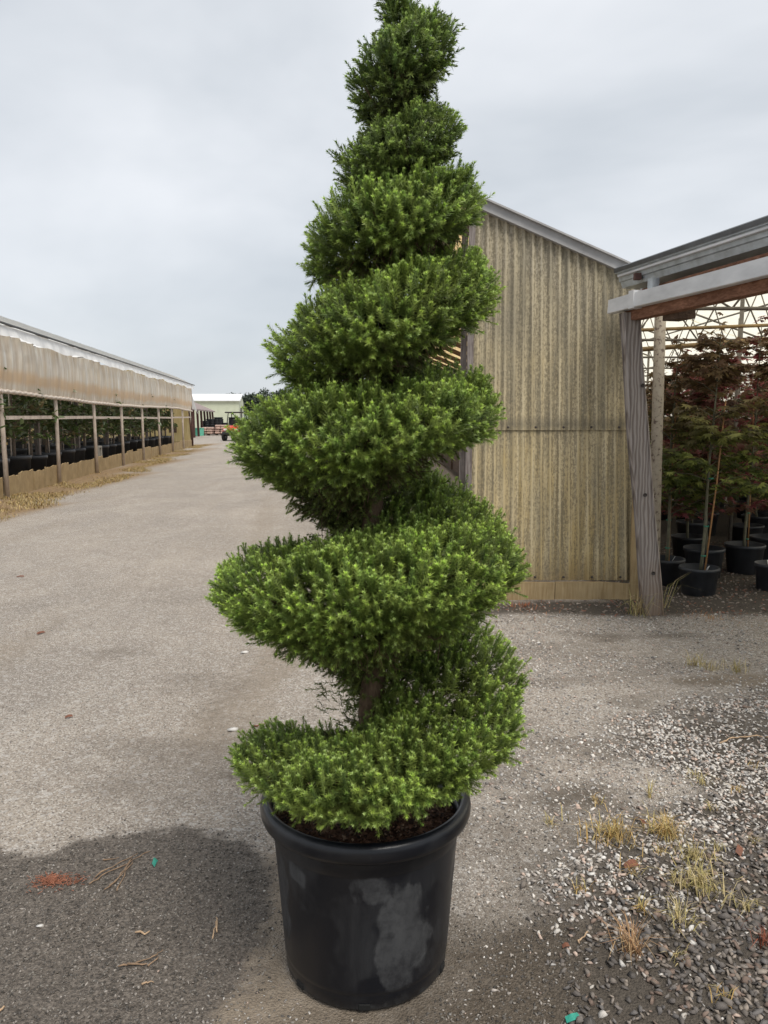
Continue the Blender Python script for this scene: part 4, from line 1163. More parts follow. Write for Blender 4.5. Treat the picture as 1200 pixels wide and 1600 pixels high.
# curtain with folds
t0_, t1_ = posts[0], T1 - .35
nt, nz_ = 520, 26
ts = np.linspace(t0_, t1_, nt)
hang = lambda t: 2.13 - .12 * sst(-2, 10, t) + .05 * sst(12, 22, t) - .1 * sst(22, 29, t) + .006 * np.sin(t * 1.7)
V = []; fold = []; band = []
for j in range(nz_ + 1):
    f = j / nz_                                     # 0 bottom, 1 top
    zz_ = hang(ts) + (3.18 + .035 * np.sin(ts * 2.1) - hang(ts)) * f
    bul = -.05 * np.sin(f * PI) - .05
    fo = (.05 * np.sin(ts * 9 + 2 * np.sin(ts * 1.3)) * f ** .6 + .03 * np.sin(ts * 23 + f * 1.5) * f) * (.4 + fbm(ts, ts * 0 + 2, .8, 2)) + .05 * np.sin(2 * PI * (ts - 0) / SP) * 0
    for i in range(nt):
        V.append(gh(ts[i], bul + fo[i], zz_[i])); fold.append(fo[i]); band.append(f)
ii = np.arange((nz_ + 1) * nt).reshape(nz_ + 1, nt)
F = np.stack([ii[:-1, :-1], ii[:-1, 1:], ii[1:, 1:], ii[1:, :-1]], -1).reshape(-1, 4)
me = mesh_np('curtain', V, F, smooth=True)
for nm, vals in (('Fold', fold), ('Band', band)):
    at = me.attributes.new(nm, 'FLOAT', 'POINT'); at.data.foreach_set('value', np.array(vals, np.float32))
curtain = loc(obj('curtain', me, MAT_CURTAIN, house), house)
# twisted roll along its lower edge
V, F = [], []; n8 = 8; tr = np.linspace(t0_, t1_ + .2, 420)
for i, t in enumerate(tr):
    h_ = float(hang(t)) - .02
    for k in range(n8):
        a = 2 * PI * k / n8; rr_ = .042 * (1 + .28 * math.sin(2 * (a + t * 9)))
        V.append(gh(t, -.07 + rr_ * math.cos(a), h_ + rr_ * math.sin(a)))
for i in range(len(tr) - 1):
    for k in range(n8): F.append((i * n8 + k, i * n8 + (k + 1) % n8, (i + 1) * n8 + (k + 1) % n8, (i + 1) * n8 + k))
o = obj('roll', mesh_np('roll', V, np.array(F), smooth=True), MAT_ROLL, curtain)
o.location = (0, 0, 0) ; o.matrix_parent_inverse = Matrix.Identity(4)
# white ruffled top flap
V = []; nt2 = 500; ts2 = np.linspace(t0_, t1_ + .1, nt2); rows = 6
for j in range(rows + 1):
    f = j / rows
    low = 3.13 + .03 * np.sin(ts2 * 1.1 + 1) + .02 * np.sin(ts2 * 2.9) + .006 * np.sin(ts2 * 11)
    zz_ = 3.36 + (low - 3.36) * f
    off = -.17 - .06 * f + .02 * f * np.sin(ts2 * 7 + np.sin(ts2 * 2) * 2)
    for i in range(nt2): V.append(gh(ts2[i], off[i], zz_[i]))
ii = np.arange((rows + 1) * nt2).reshape(rows + 1, nt2)
F = np.stack([ii[:-1, :-1], ii[:-1, 1:], ii[1:, 1:], ii[1:, :-1]], -1).reshape(-1, 4)
loc(obj('top_flap', mesh_np('top_flap', V, F, smooth=True), MAT_FLAP, house), house)
# loose corner of film at the far end
mb = MB(); e0 = t1_
mb.add([gh(e0 + .1, -.1, 3.25), gh(e0 + .35, -.05, 2.9), gh(e0 + .75, -.2, 2.25), gh(e0 + 1.15, -.28, 1.75), gh(e0 + .85, -.22, 1.95), gh(e0 + .45, -.15, 2.05), gh(e0 + .1, -.1, 2.05)], [(0, 1, 6), (1, 5, 6), (1, 2, 5), (2, 4, 5), (2, 3, 4)])
loc(mb.build('loose_corner', MAT_FILM, house), house)
mb = MB(); mb.tube([gh(posts[0], -.21, 3.385), gh(T1 + .1, -.21, 3.36)], .024, 8); loc(mb.build('eave_pipe', MAT_DARKMETAL, house), house)
# arched film roof
V = []; nt3 = 60; ts3 = np.linspace(posts[0], T1 + .1, nt3); arc = np.linspace(0, 1, 22)
for a in arc:
    for t in ts3: V.append(gh(t, -.14 + 9.2 * a, 3.38 + 1.26 * math.sin(PI * a) ** .9 + .012 * math.sin(t * 3.3) * math.sin(PI * a)))
ii = np.arange(len(arc) * nt3).reshape(len(arc), nt3)
F = np.stack([ii[:-1, :-1], ii[:-1, 1:], ii[1:, 1:], ii[1:, :-1]], -1).reshape(-1, 4)
loc(obj('roof_film', mesh_np('roof_film', V, F, smooth=True), MAT_FILM, house), house)
for k, t in enumerate(posts):
    mb = MB(); mb.tube([gh(t, -.12 + 9.16 * a, 3.32 + 1.26 * math.sin(PI * a) ** .9) for a in np.linspace(0, 1, 14)], .025, 6); loc(mb.build('hoop', MAT_PIPE, house), house)
# far end wall and rear wall of yellow sheets
for k in range(9):
    mb = MB(); n_ = 24; a0, a1 = .05 + k * 1.02, .05 + (k + 1) * 1.02 - .012
    V = []
    for i in range(n_ + 1):
        o_ = a0 + (a1 - a0) * i / n_; zt = 3.25 + 1.0 * math.sin(PI * min(1, max(0, o_ / 9.2))) ** .85
        V += [gh(T1 - .1 + .014 * math.cos(2 * PI * o_ / .1), o_, .25), gh(T1 - .1 + .014 * math.cos(2 * PI * o_ / .1), o_, zt)]
    mb.add(V, [(2 * i, 2 * i + 2, 2 * i + 3, 2 * i + 1) for i in range(n_)], True); loc(mb.build('end_sheet', MAT_ENDWALL, house), house)
mb = MB(); mb.bar(gh(T1 - .12, .05, .12), gh(T1 - .12, 9.2, .12), .04, .3); loc(mb.build('end_board', MAT_BEIGE, house), house)
for k in range(9):
    mb = MB(); ta = posts[0] + k * SP; mb.bar(gh(ta + .02, 9.2, 1.1), gh(ta + SP - .02, 9.2, 1.1), .03, 2.2); loc(mb.build('rear_sheet', MAT_ENDWALL, house), house)
mb = MB(); mb.tube([gh(T1 - .55, .05, 2.1), gh(T1 - .05, .0, .3)], .045, 8); loc(mb.build('brace', MAT_OLDPOST, house), house)
mb = MB(); mb.box(gh(T1 - .16, 1.0, .95), (.42, .04, .4)); loc(mb.build('vent', MAT_DARKWOOD, house), house)

# potted broadleaf trees inside
def broad_leaf(L_, W_):
    V = np.array([(0, 0, 0), (L_ * .35, W_ * .5, .012), (L_ * .8, W_ * .36, -.005), (L_, 0, -.03), (L_ * .8, -W_ * .36, -.005), (L_ * .35, -W_ * .5, .012), (L_ * .5, 0, -.012)])
    return V, np.array([(0, 6, 1), (1, 6, 2), (2, 6, 3), (3, 6, 4), (4, 6, 5), (5, 6, 0)])
def broad_meshes(seed, H=2.9):
    r = np.random.default_rng(seed); mb = MB()
    pts = [(.05 * math.sin(t_ * 5 + seed) * t_, .04 * math.cos(t_ * 4 + seed) * t_, .35 + (H - .5) * t_) for t_ in np.linspace(0, 1, 9)]
    mb.tube(pts, [.042 * (1 - .75 * k / 8) for k in range(9)], 8)
    LP, LY = [], []
    for k in range(34):
        t_ = r.uniform(.27, 1.0); i = min(t_ * 8, 7.99); i0 = int(i); p = np.array(pts[i0]) * (1 - i + i0) + np.array(pts[i0 + 1]) * (i - i0)
        a = r.uniform(0, 2 * PI); l = r.uniform(.3, .75) * (1.1 - .35 * t_); d = np.array([math.cos(a), math.sin(a), r.uniform(.1, .7)]); q = p + d * l
        mb.tube([p, p + d * l * .55 + np.array([0, 0, .02]), q], [.012, .009, .004], 5, False)
        for _ in range(15):
            f_ = r.uniform(.35, 1.05); LP.append(p + (q - p) * f_ + r.normal(0, .05, 3)); LY.append(a + r.uniform(-1.6, 1.6))
    LP, LY = np.array(LP), np.array(LY); n = len(LP)
    base = np.array([(.085, .13, .04), (.11, .16, .05), (.16, .2, .09), (.2, .21, .11), (.22, .18, .09)])
    cols = base[r.choice(5, n, p=[.3, .3, .22, .12, .06])] * r.uniform(.75, 1.25, (n, 1))
    V, F, C = place_leaves(broad_leaf(.19, .085), LP, LY, r.normal(.1, .5, n), r.normal(0, .5, n), r.uniform(.7, 1.25, n), cols)
    return mb.mesh('trunk'), mesh_np('crown', V, F, C)
BROAD = [broad_meshes(s_, h_) for s_, h_ in ((11, 2.9), (12, 2.7), (13, 3.0), (14, 2.8))]
POT_B = pot_mesh(.35, .3, .74)
mb = MB(); mb.tube([(.09, -.03, .3), (.05, -.04, 1.4), (.02, -.03, 2.3)], [.016, .015, .012], 6); STK = mb.mesh('stake')
def broad(t, off, kind, label, group, rz, s=1.0):
    p = gh(t, off, -.01)
    e = empty('potted_broadleaf_tree', p, rz); e.scale = (1, 1, s)
    tag(e, label, 'potted tree', group)
    obj('pot', POT_B, MAT_POTFAR, e); obj('trunk', BROAD[kind][0], MAT_BARKGREY, e); obj('crown', BROAD[kind][1], MAT_BROAD, e); obj('stake', STK, MAT_POSTWOOD, e)
ordn = ['first', 'second', 'third', 'fourth', 'fifth', 'sixth', 'seventh', 'eighth', 'ninth', 'tenth', 'eleventh', 'twelfth', 'thirteenth', 'fourteenth', 'fifteenth', 'sixteenth', 'seventeenth', 'eighteenth', 'nineteenth', 'twentieth', 'twenty-first']
br = random.Random(9); t = -.1; q = 0; fr = []
while t < T1 - 4.2:
    fr.append(t); t += 1.22 + br.uniform(-.12, .18)
for q, t in enumerate(fr):
    broad(t, .58 + br.uniform(-.04, .08), br.randrange(4), f'broadleaf tree in a black pot, {ordn[q]} from the near end of the greenhouse front row', 'front row of trees in the greenhouse', br.uniform(0, 6.28), br.uniform(.93, 1.03))
for row in range(1, 4):
    for q in range(19):
        t = -1.5 + q * 1.42 + row * .4 + br.uniform(-.2, .2)
        if t > T1 - 4.0: continue
        if row * 1.5 > 2.9 and q % 2: continue
        broad(t, .78 + row * 1.5 + br.uniform(-.15, .15), br.randrange(4), 'broadleaf tree in a black pot in the dim rows behind the greenhouse front row', 'trees in the dim rear rows of the greenhouse', br.uniform(0, 6.28), br.uniform(.9, 1.02))
# hollow block standing on the base board
blk = empty('hollow_block', gh(8.0, .12, .40), math.atan2(GD.y, GD.x)); tag(blk, 'pale hollow block standing on the greenhouse base board between pots', 'block')
mb = MB()
for c_, d_ in (((0, 0, .02), (.36, .14, .05)), ((0, 0, .33), (.36, .14, .05)), ((-.155, 0, .175), (.05, .14, .26)), ((.155, 0, .175), (.05, .14, .26))): mb.box(c_, d_)
mb.build('shell', MAT_CINDER, blk)

# dry grass of the verge
def blades(name, P, H_, lean_, wid, cols, seed):
    r = np.random.default_rng(seed); n = len(P); a = r.uniform(0, 2 * PI, n)
    d = np.stack([np.cos(a), np.sin(a), 0 * a], -1); sd_ = np.stack([-np.sin(a), np.cos(a), 0 * a], -1) * wid[:, None] / 2
    up = np.array([[0, 0, 1.]])
    m1 = P + d * (lean_ * H_ * .35)[:, None] + up * (H_ * .6)[:, None]; tp = P + d * (lean_ * H_)[:, None] + up * (H_ * np.sqrt(np.maximum(.05, 1 - .6 * lean_ ** 2)))[:, None]
    V = np.stack([P - sd_, P + sd_, m1 + sd_ * .8, m1 - sd_ * .8, tp], 1).reshape(-1, 3)
    b = np.arange(n) * 5
    F4 = np.stack([b, b + 1, b + 2, b + 3], -1); F3 = np.stack([b + 3, b + 2, b + 4], -1)
    return mesh_np(name, V, [F4, F3], np.repeat(cols, 5, 0))
STRAWS = [(.5, .36, .15), (.6, .46, .22), (.42, .28, .11), (.36, .3, .12), (.55, .42, .24)]
r = np.random.default_rng(77); n = 60000
yy = r.uniform(9, 46, n); xx = -5.74 - .1135 * yy + r.uniform(-.1, 1.7, n)
dn = fbm(xx, yy, .9, 3, 5.)
keep = r.random(n) < zone_verge(xx, yy) * sst(.42, .68, dn + .2 * sst(.45, 1.1, xx + 5.74 + .1135 * yy))
xx, yy = xx[keep], yy[keep]; n = len(xx)
me = blades('verge_grass', np.stack([xx, yy, ground_z(xx, yy)], -1), r.uniform(.02, .075, n), r.uniform(.4, 1.3, n), r.uniform(.006, .014, n), pal(n, STRAWS, r) * .8, 4)
o = obj('dry_verge_grass', me, MAT_STRAW); tag(o, 'short dry straw grass along the foot of the greenhouse', 'grass', kind='stuff')

# ------------------------------------------------------------------ far end of the driveway
barn = empty('pale_barn', (-27, 110, 0)); tag(barn, 'pale green metal barn with white roof at the far end of the driveway', 'barn')
def P2(name, verts, faces, mat, par): mb = MB(); mb.add(verts, faces); return loc(mb.build(name, mat, par), par)
bx0, bx1, by0, by1, ez, rz_ = -42, -19.9, 108, 118, 3.85, 4.75; bq = bx1 - 1.15; bh = bx1 - .57
P2('wall', [(bx0, by0, 0), (bx1, by0, 0), (bx1, by0, ez), (bx0, by0, ez)], [(0, 1, 2, 3)], MAT_PALEGREEN, barn)
P2('wall', [(bx1, by0, 0), (bq, by1, 0), (bq, by1, ez), (bh, (by0 + by1) / 2, rz_), (bx1, by0, ez)], [(0, 1, 2, 3, 4)], MAT_PALEGREEN, barn)
mb = MB(); mb.add([(bx0, by0 - .3, ez - .05), (bx1 + .25, by0 - .3, ez - .05), (bh + .25, (by0 + by1) / 2, rz_ + .05), (bx0, (by0 + by1) / 2, rz_ + .05), (bx0, by0 - .3, ez + .07), (bx1 + .25, by0 - .3, ez + .07), (bh + .25, (by0 + by1) / 2, rz_ + .17), (bx0, (by0 + by1) / 2, rz_ + .17)], [(0, 1, 2, 3), (4, 5, 6, 7), (0, 1, 5, 4), (1, 2, 6, 5)]); loc(mb.build('roof', MAT_WHITEROOF, barn), barn)
mb = MB(); mb.box((bx1 - .4, 112, 1.6), (.06, 2.2, 2.6), Matrix.Rotation(.115, 3, 'Z')); loc(mb.build('door', MAT_DARKHOLE, barn), barn)
for k in range(20):
    mb = MB(); mb.box((bx1 - .6 - k * 1.1, by0 - .02, ez / 2), (.06, .03, ez)); loc(mb.build('siding_rib', MAT_PALEGREEN, barn), barn)
low = empty('low_open_shed', (-18, 70, 0)); tag(low, 'low open shed with faded red roof and posts beyond the greenhouse', 'shed')
ld = Vector((-.15, .9887, 0)); l0 = Vector((-14.3, 58, 0))
def lw(t, off, z_): p = l0 + ld * t + Vector((-ld.y, ld.x, 0)) * off; return (p.x, p.y, z_)
P2('roof', [lw(0, 0, 2.15), lw(30, 0, 2.15), lw(30, 5, 4.4), lw(0, 5, 4.4), lw(0, 0, 2.27), lw(30, 0, 2.27), lw(30, 5, 4.52), lw(0, 5, 4.52)], [(0, 1, 2, 3), (4, 5, 6, 7), (0, 1, 5, 4), (0, 3, 7, 4), (1, 2, 6, 5)], MAT_REDROOF, low)
for k in range(8):
    mb = MB(); mb.bar(lw(k * 4.2, .1, -.05), lw(k * 3.8, .1, 2.15), .16, .16, (0, 1, 0)); loc(mb.build('post', MAT_OLDPOST, low), low)
P2('back_wall', [lw(0, 5, 0), lw(30, 5, 0), lw(30, 5, 3.1), lw(0, 5, 3.1)], [(0, 1, 2, 3)], MAT_DARKWOOD, low)

# red utility vehicle
uv = empty('utility_vehicle', (-10.1, 54.2, 0), R(-8)); tag(uv, 'red utility vehicle with black roof parked far down the driveway', 'utility vehicle')
mb = MB()      # local: front faces -y
mb.add([(-.62, -1.35, .62), (.62, -1.35, .62), (.66, -.35, .62), (-.66, -.35, .62), (-.56, -1.32, .86), (.56, -1.32, .86), (.62, -.35, 1.05), (-.62, -.35, 1.05), (-.5, -1.1, .95), (.5, -1.1, .95)],
       [(0, 3, 2, 1), (0, 1, 5, 4), (4, 5, 9, 8), (8, 9, 6, 7), (1, 2, 6, 9, 5), (0, 4, 8, 7, 3), (2, 3, 7, 6)]); mb.build('hood', MAT_RED, uv)
mb = MB(); mb.box((0, .95, .8), (1.35, 1.1, .45), None, .05); mb.build('cargo_bed', MAT_RED, uv)
mb = MB(); mb.box((0, .1, .45), (1.1, 2.5, .22), None, .04); mb.build('chassis', MAT_BLACK, uv)
mb = MB(); mb.box((0, -1.42, .55), (1.2, .16, .24), None, .05); mb.build('bumper', MAT_BLACK, uv)
mb = MB(); mb.box((0, .22, .85), (1.2, .5, .22), None, .06); mb.box((0, .5, 1.15), (1.2, .14, .5), None, .06); mb.build('seat', MAT_BLACK, uv)
mb = MB(); mb.box((0, .05, 1.93), (1.35, 1.5, .09), None, .035); mb.build('roof', MAT_BLACK, uv)
for sx in (-1, 1):
    mb = MB(); mb.tube([(sx * .64, -.42, 1.0), (sx * .6, -.5 + .05, 1.1), (sx * .6, -.15, 1.9), (sx * .6, .55, 1.9), (sx * .63, .62, .9)], .032, 8); mb.build('cage_bar', MAT_BLACK, uv)
    mb = MB(); mb.box((sx * .42, -1.345, .77), (.26, .05, .13), None, .03); mb.build('headlight', MAT_LAMP, uv)
    for yq in (-.95, .95):
        mb = MB(); mb.lathe([(.19, -.12), (.29, -.12), (.325, -.08), (.325, .08), (.29, .12), (.19, .12)], 24); w = mb.build('wheel', MAT_TYRE, uv); w.rotation_euler = (0, PI / 2, 0); w.location = (sx * .62, yq, .325)
        mb = MB(); mb.lathe([(.001, -.09), (.1, -.1), (.19, -.115), (.19, .115), (.1, .1), (.001, .09)], 20); mb.build('rim', MAT_RIM, w)
mb = MB(); mb.lathe([(.15, -.015), (.17, 0), (.15, .015), (.15, -.015)], 20); sw = mb.build('steering_wheel', MAT_BLACK, uv); sw.location = (-.3, -.25, 1.12); sw.rotation_euler = (R(60), 0, 0)

def crate(x, y, w, d_, h_, mat, name, label, cat, rz=0.0):
    e = empty(name, (x, y, 0), rz); tag(e, label, cat)
    mb = MB(); mb.box((0, 0, .03), (w, d_, .06)); mb.build('floor', mat, e)
    for sx in (-1, 1):
        mb = MB(); mb.box((sx * (w / 2 - .025), 0, h_ / 2 + .03), (.05, d_ - .11, h_ - .02), None, .01); mb.build('side', mat, e)
        mb = MB(); mb.box((0, sx * (d_ / 2 - .025), h_ / 2 + .03), (w, .05, h_), None, .01); mb.build('side', mat, e)
    mb = MB(); mb.box((0, 0, h_ + .05), (w + .06, d_ + .06, .05), None, .015); mb.build('rim', mat, e)
    return e
crate(-16.35, 68.5, 1.0, .9, .6, MAT_TEAL, 'teal_crate', 'teal plastic crate beside the far corner of the greenhouse', 'crate', R(-5))
def sacks(x, y, nx, nz, label, seed):
    e = empty('sack_stack', (x, y, 0), R(-6)); tag(e, label, 'sack stack')
    rr_ = random.Random(seed)
    mb = MB()
    for q in range(3): mb.box((-.5 * nx / 2 + q * nx * .25, 0, .06), (.1, 1.0, .12))
    mb.build('pallet', MAT_GREYWOOD, e)
    for k in range(nz):
        for q in range(nx):
            mb = MB(); mb.box(((q - (nx - 1) / 2) * .5 + rr_.uniform(-.03, .03), rr_.uniform(-.05, .05), .12 + .11 + k * .2), (.47, .9, .2), Matrix.Rotation(rr_.uniform(-.06, .06), 3, 'Z'), .07)
            mb.build('sack', MAT_PINKBAG, e)
sacks(-15.6, 69.5, 2, 3, 'pinkish stack of sacks right of the teal crate', 2)
sacks(-14.5, 70, 2, 4, 'pinkish stack of sacks left of the red utility vehicle', 3)
# stacked empty black pots in front of the low shed
STACKM = pot_mesh(.28, .22, .42)
pr = random.Random(12)
for k in range(26):
    x = -16.9 + (k % 9) * .42 + pr.uniform(-.08, .08); y = 73.5 + (k // 9) * .8 + pr.uniform(-.1, .1)
    e = empty('pot_stack', (x, y, 0)); tag(e, 'stack of empty black nursery pots in front of the low open shed', 'pot stack', 'stacks of empty pots')
    for q in range(pr.randint(4, 8)): obj('pot', STACKM, MAT_POTFAR, e, (0, 0, q * .17))

# far trees
def far_tree(x, y, h_, w_, label, seed, conifer=False, col=(.06, .085, .05)):
    e = empty('conifer_tree' if conifer else 'far_tree', (x, y, 0)); tag(e, label, 'tree')
    r = np.random.default_rng(seed)
    mb = MB(); mb.tube([(0, 0, 0), (.1, 0, h_ * .4), (0, 0, h_ * (.97 if conifer else .75))], [h_ * .03, h_ * .022, .02], 7)
    if not conifer:
        for k in range(9):
            a = k * 2.4; z0 = h_ * r.uniform(.3, .6); mb.tube([(0, 0, z0), (math.cos(a) * w_ * .3, math.sin(a) * w_ * .3, z0 + h_ * .15), (math.cos(a) * w_ * .42, math.sin(a) * w_ * .42, z0 + h_ * .25)], [.09, .06, .02], 5, False)
    mb.build('trunk', MAT_BARKGREY, e)
    if conifer:
        n = 3500; t_ = r.random(n) ** .8; a = r.uniform(0, 2 * PI, n); lay = .6 + .4 * np.abs(np.sin(t_ * 34))
        rad = w_ * .5 * (1 - t_) * np.sqrt(r.random(n)) * lay * (.7 + .5 * vnoise(a * 1.5, t_ * 14, 1, 4.))
        P = np.stack([rad * np.cos(a), rad * np.sin(a), h_ * (.06 + .94 * t_) - rad * .25], -1)
    else:
        cl = [(r.normal(0, w_ * .22), r.normal(0, w_ * .22), h_ * r.uniform(.4, .9), w_ * r.uniform(.12, .24)) for _ in range(26)]
        P = []
        for (cx, cy, cz, cr) in cl:
            d_ = r.normal(size=(170, 3)); d_ /= np.linalg.norm(d_, axis=1, keepdims=True)
            P.append(np.array([cx, cy, cz]) + d_ * cr * r.uniform(.5, 1.1, (170, 1)) * np.array([1, 1, .8]))
        P = np.concatenate(P); n = len(P)
    cols = np.array(col)[None] * r.uniform(.6, 1.4, (len(P), 1))
    V, F, C = place_leaves(broad_leaf(.4, .26), P, r.uniform(0, 6.28, len(P)), r.normal(0, .6, len(P)), r.normal(0, .6, len(P)), r.uniform(.6, 1.2, len(P)), cols)
    obj('crown', mesh_np('crown', V, F, C), MAT_MAPLE, e)
GREYG = (.075, .095, .07)
far_tree(-21.5, 128, 5.3, 5, 'grey green round tree just right of the pale barn', 1, col=GREYG)
far_tree(-18.0, 132, 6.2, 6, 'grey green broad tree showing over the left end of the spiral', 2, col=GREYG)
far_tree(-14.6, 150, 8.2, 3.2, 'dark narrow conifer far off beyond the spiral tree', 3, True, (.05, .075, .06))
far_tree(-30, 160, 6.0, 7, 'grey green tree behind the pale barn roof', 5, col=GREYG)

# ------------------------------------------------------------------ weeds and litter
def tuft(px, py, n, h_, spread, cols, label, seed, group=None, name='weed_tuft', lean_=(.4, 1.25), wid=.0028):
    x, y = gp(px, py); z_ = float(ground_z(x, y))
    r = np.random.default_rng(seed); q = np.abs(r.normal(0, spread, n)); a = r.uniform(0, 2 * PI, n)
    P = np.stack([q * np.cos(a), q * np.sin(a), 0 * q], -1)
    me = blades(name, P, r.uniform(.3, .85, n) * h_, r.uniform(*lean_, n), r.uniform(.6, 1.4, n) * wid, pal(n, cols, r), seed + 1)
    e = obj(name, me, MAT_STRAW, None, (x, y, z_)); tag(e, label, 'weed', group or 'weeds in the gravel')
    return e
GOLD = [(.5, .34, .12), (.58, .43, .2), (.42, .27, .1), (.4, .33, .13)]
YG = [(.46, .37, .15), (.52, .42, .2), (.38, .33, .13), (.55, .45, .26)]
tuft(955, 1312, 230, .10, .075, GOLD, 'wide golden weed patch at the left edge of the pale pebbles', 1)
tuft(1040, 1310, 170, .13, .04, GOLD, 'upright golden weed tuft in the middle of the pale pebbles', 2)
tuft(1085, 1345, 110, .08, .055, YG, 'low yellow weed patch just behind the bushy yellow green tuft', 3)
tuft(1092, 1392, 190, .11, .06, YG, 'bushy yellow green weed tuft on the dark rock edge', 4)
tuft(1060, 1385, 40, .07, .03, YG, 'small yellow tuft left of the bushy yellow green weed', 5)
tuft(1060, 1448, 60, .11, .03, YG, 'spreading grass tuft beside a dark flat stone below the bushy weed', 6, lean_=(.5, 1.2))
tuft(990, 1495, 75, .16, .022, [(.4, .25, .13), (.48, .34, .19), (.33, .19, .1)], 'brown dead grass clump with long stalks on the dark soil', 7, lean_=(.5, 1.3))
tuft(1165, 1425, 35, .09, .02, YG, 'small green tuft on dark rocks near the right edge', 8)
tuft(1198, 1475, 45, .08, .035, [(.26, .085, .05), (.2, .07, .045)], 'red brown weed cut by the right edge of the photo', 9)
tuft(1003, 1430, 30, .09, .015, GOLD, 'thin tuft with a bent stalk left of the spreading grass tuft', 10)
tuft(1015, 1250, 24, .13, .008, YG, 'single tall weed stalk by the bare soil hollow', 11)
tuft(985, 1370, 30, .07, .025, GOLD, 'small golden tuft beside a red dead leaf', 12)
tuft(1100, 1228, 30, .09, .02, YG, 'faint straw tuft on the upper pale pebbles', 13)
tuft(1085, 1040, 60, .14, .05, YG, 'left one of three pale tufts in front of the open shed', 14)
tuft(1110, 1048, 40, .12, .04, YG, 'middle one of three pale tufts in front of the open shed', 15)
tuft(1152, 1050, 55, .13, .045, YG, 'right one of three pale tufts in front of the open shed', 16)
tuft(995, 962, 60, .38, .05, [(.5, .4, .24), (.44, .33, .17), (.4, .36, .15)], 'long straw grass clump at the foot of the leaning post', 17, lean_=(.6, 1.4), wid=.005)
tuft(1035, 950, 14, .5, .03, [(.5, .4, .24), (.4, .36, .15)], 'few long bent straws right of the leaning post foot', 19, lean_=(.7, 1.3), wid=.005)
for q_, (px_q, py_q) in enumerate([(862, 1290), (930, 1255), (1110, 1270), (1150, 1240), (1175, 1320), (1030, 1340), (1120, 1330), (905, 1395), (1060, 1500), (1130, 1560), (1085, 1215), (1180, 1200)]):
    tuft(px_q, py_q, 22, .06, .022, GOLD if q_ % 2 else YG, 'tiny sparse straw sprig poking out of the gravel', 40 + q_, 'tiny straw sprigs in the gravel', 'straw_sprig')
tuft(820, 948, 160, .05, .16, [(.42, .13, .06), (.5, .22, .1)], 'rusty red weed mat at the foot of the fibreglass wall', 18)
tuft(1110, 968, 120, .05, .16, [(.45, .2, .08), (.5, .32, .15)], 'orange dry weed mat at the mouth of the open shed', 20)
def sticks(name, px, py, segs, mat, label, cat='twig', rad=.003, group=None):
    x, y = gp(px, py); e_z = float(ground_z(x, y)) + rad
    mb = MB()
    rr_ = random.Random(int(px * 7 + py))
    for pts in segs:
        W = [gp(*p) for p in pts]; Q = []
        for i in range(len(W) - 1):
            for k in range(4): Q.append((W[i][0] + (W[i + 1][0] - W[i][0]) * k / 4, W[i][1] + (W[i + 1][1] - W[i][1]) * k / 4))
        Q.append(W[-1])
        Q = [(q[0] - x + rr_.gauss(0, rad * .7), q[1] - y + rr_.gauss(0, rad * .7), .001 + abs(rr_.gauss(0, rad * .8))) for q in Q]
        mb.tube(Q, [rad * rr_.uniform(.45, 1.0) * (1 - .55 * i / len(Q)) for i in range(len(Q))], 5)
    o = mb.build(name, mat); o.location = (x, y, e_z); tag(o, label, cat, group); return o
sticks('twig_bundle', 190, 1370, [[(138, 1388), (165, 1372), (205, 1352), (232, 1338)], [(150, 1378), (185, 1356), (215, 1340)], [(165, 1398), (190, 1375), (205, 1352)], [(182, 1398), (195, 1375), (207, 1350)], [(172, 1392), (196, 1365), (206, 1348)], [(160, 1350), (186, 1347)]], MAT_TWIG, 'bundle of broken twigs beside the orange fibres on the damp stain', rad=.0035)
sticks('split_twig', 335, 1450, [[(332, 1468), (336, 1450), (338, 1436)], [(338, 1460), (341, 1437)]], MAT_TWIGPALE, 'short upright split twig on the damp stain nearest the pot', rad=.003)
sticks('bark_strip', 222, 1510, [[(186, 1517), (210, 1513), (240, 1503), (256, 1492)], [(200, 1516), (232, 1512)], [(230, 1518), (250, 1502)]], MAT_TWIG, 'ragged strip of bark low on the damp stain', rad=.004)
sticks('wood_chip', 221, 1465, [[(211, 1465), (232, 1464)]], MAT_TWIGPALE, 'pale wood chip above the ragged strip of bark', rad=.005)
sticks('wood_chip', 232, 1542, [[(224, 1542), (241, 1541)]], MAT_TWIGPALE, 'pale wood chip below the ragged strip of bark', rad=.004)
sticks('wood_chip', 4, 1586, [[(-4, 1590), (10, 1582)]], MAT_TWIGPALE, 'pale wood chip in the bottom left corner', rad=.005)
sticks('fallen_stick', 1160, 1155, [[(1125, 1163), (1145, 1155), (1170, 1153), (1215, 1152)]], MAT_TWIGPALE, 'long thin stick lying on pebbles at the right edge', rad=.006)
sticks('twig', 910, 1470, [[(902, 1478), (912, 1468), (919, 1462)]], MAT_TWIGPALE, 'short pale twig on dark soil right of the pot', rad=.004)
sticks('black_hose_piece', 985, 1395, [[(972, 1400), (985, 1399), (996, 1393), (1002, 1385)]], MAT_BLACK, 'curved scrap of black hose among the pebbles', 'hose', .004)
sticks('twig', 405, 1138, [[(395, 1140), (410, 1137), (418, 1134)]], MAT_DEADLEAF, 'red brown twig on the driveway left of the lowest turn', rad=.006)
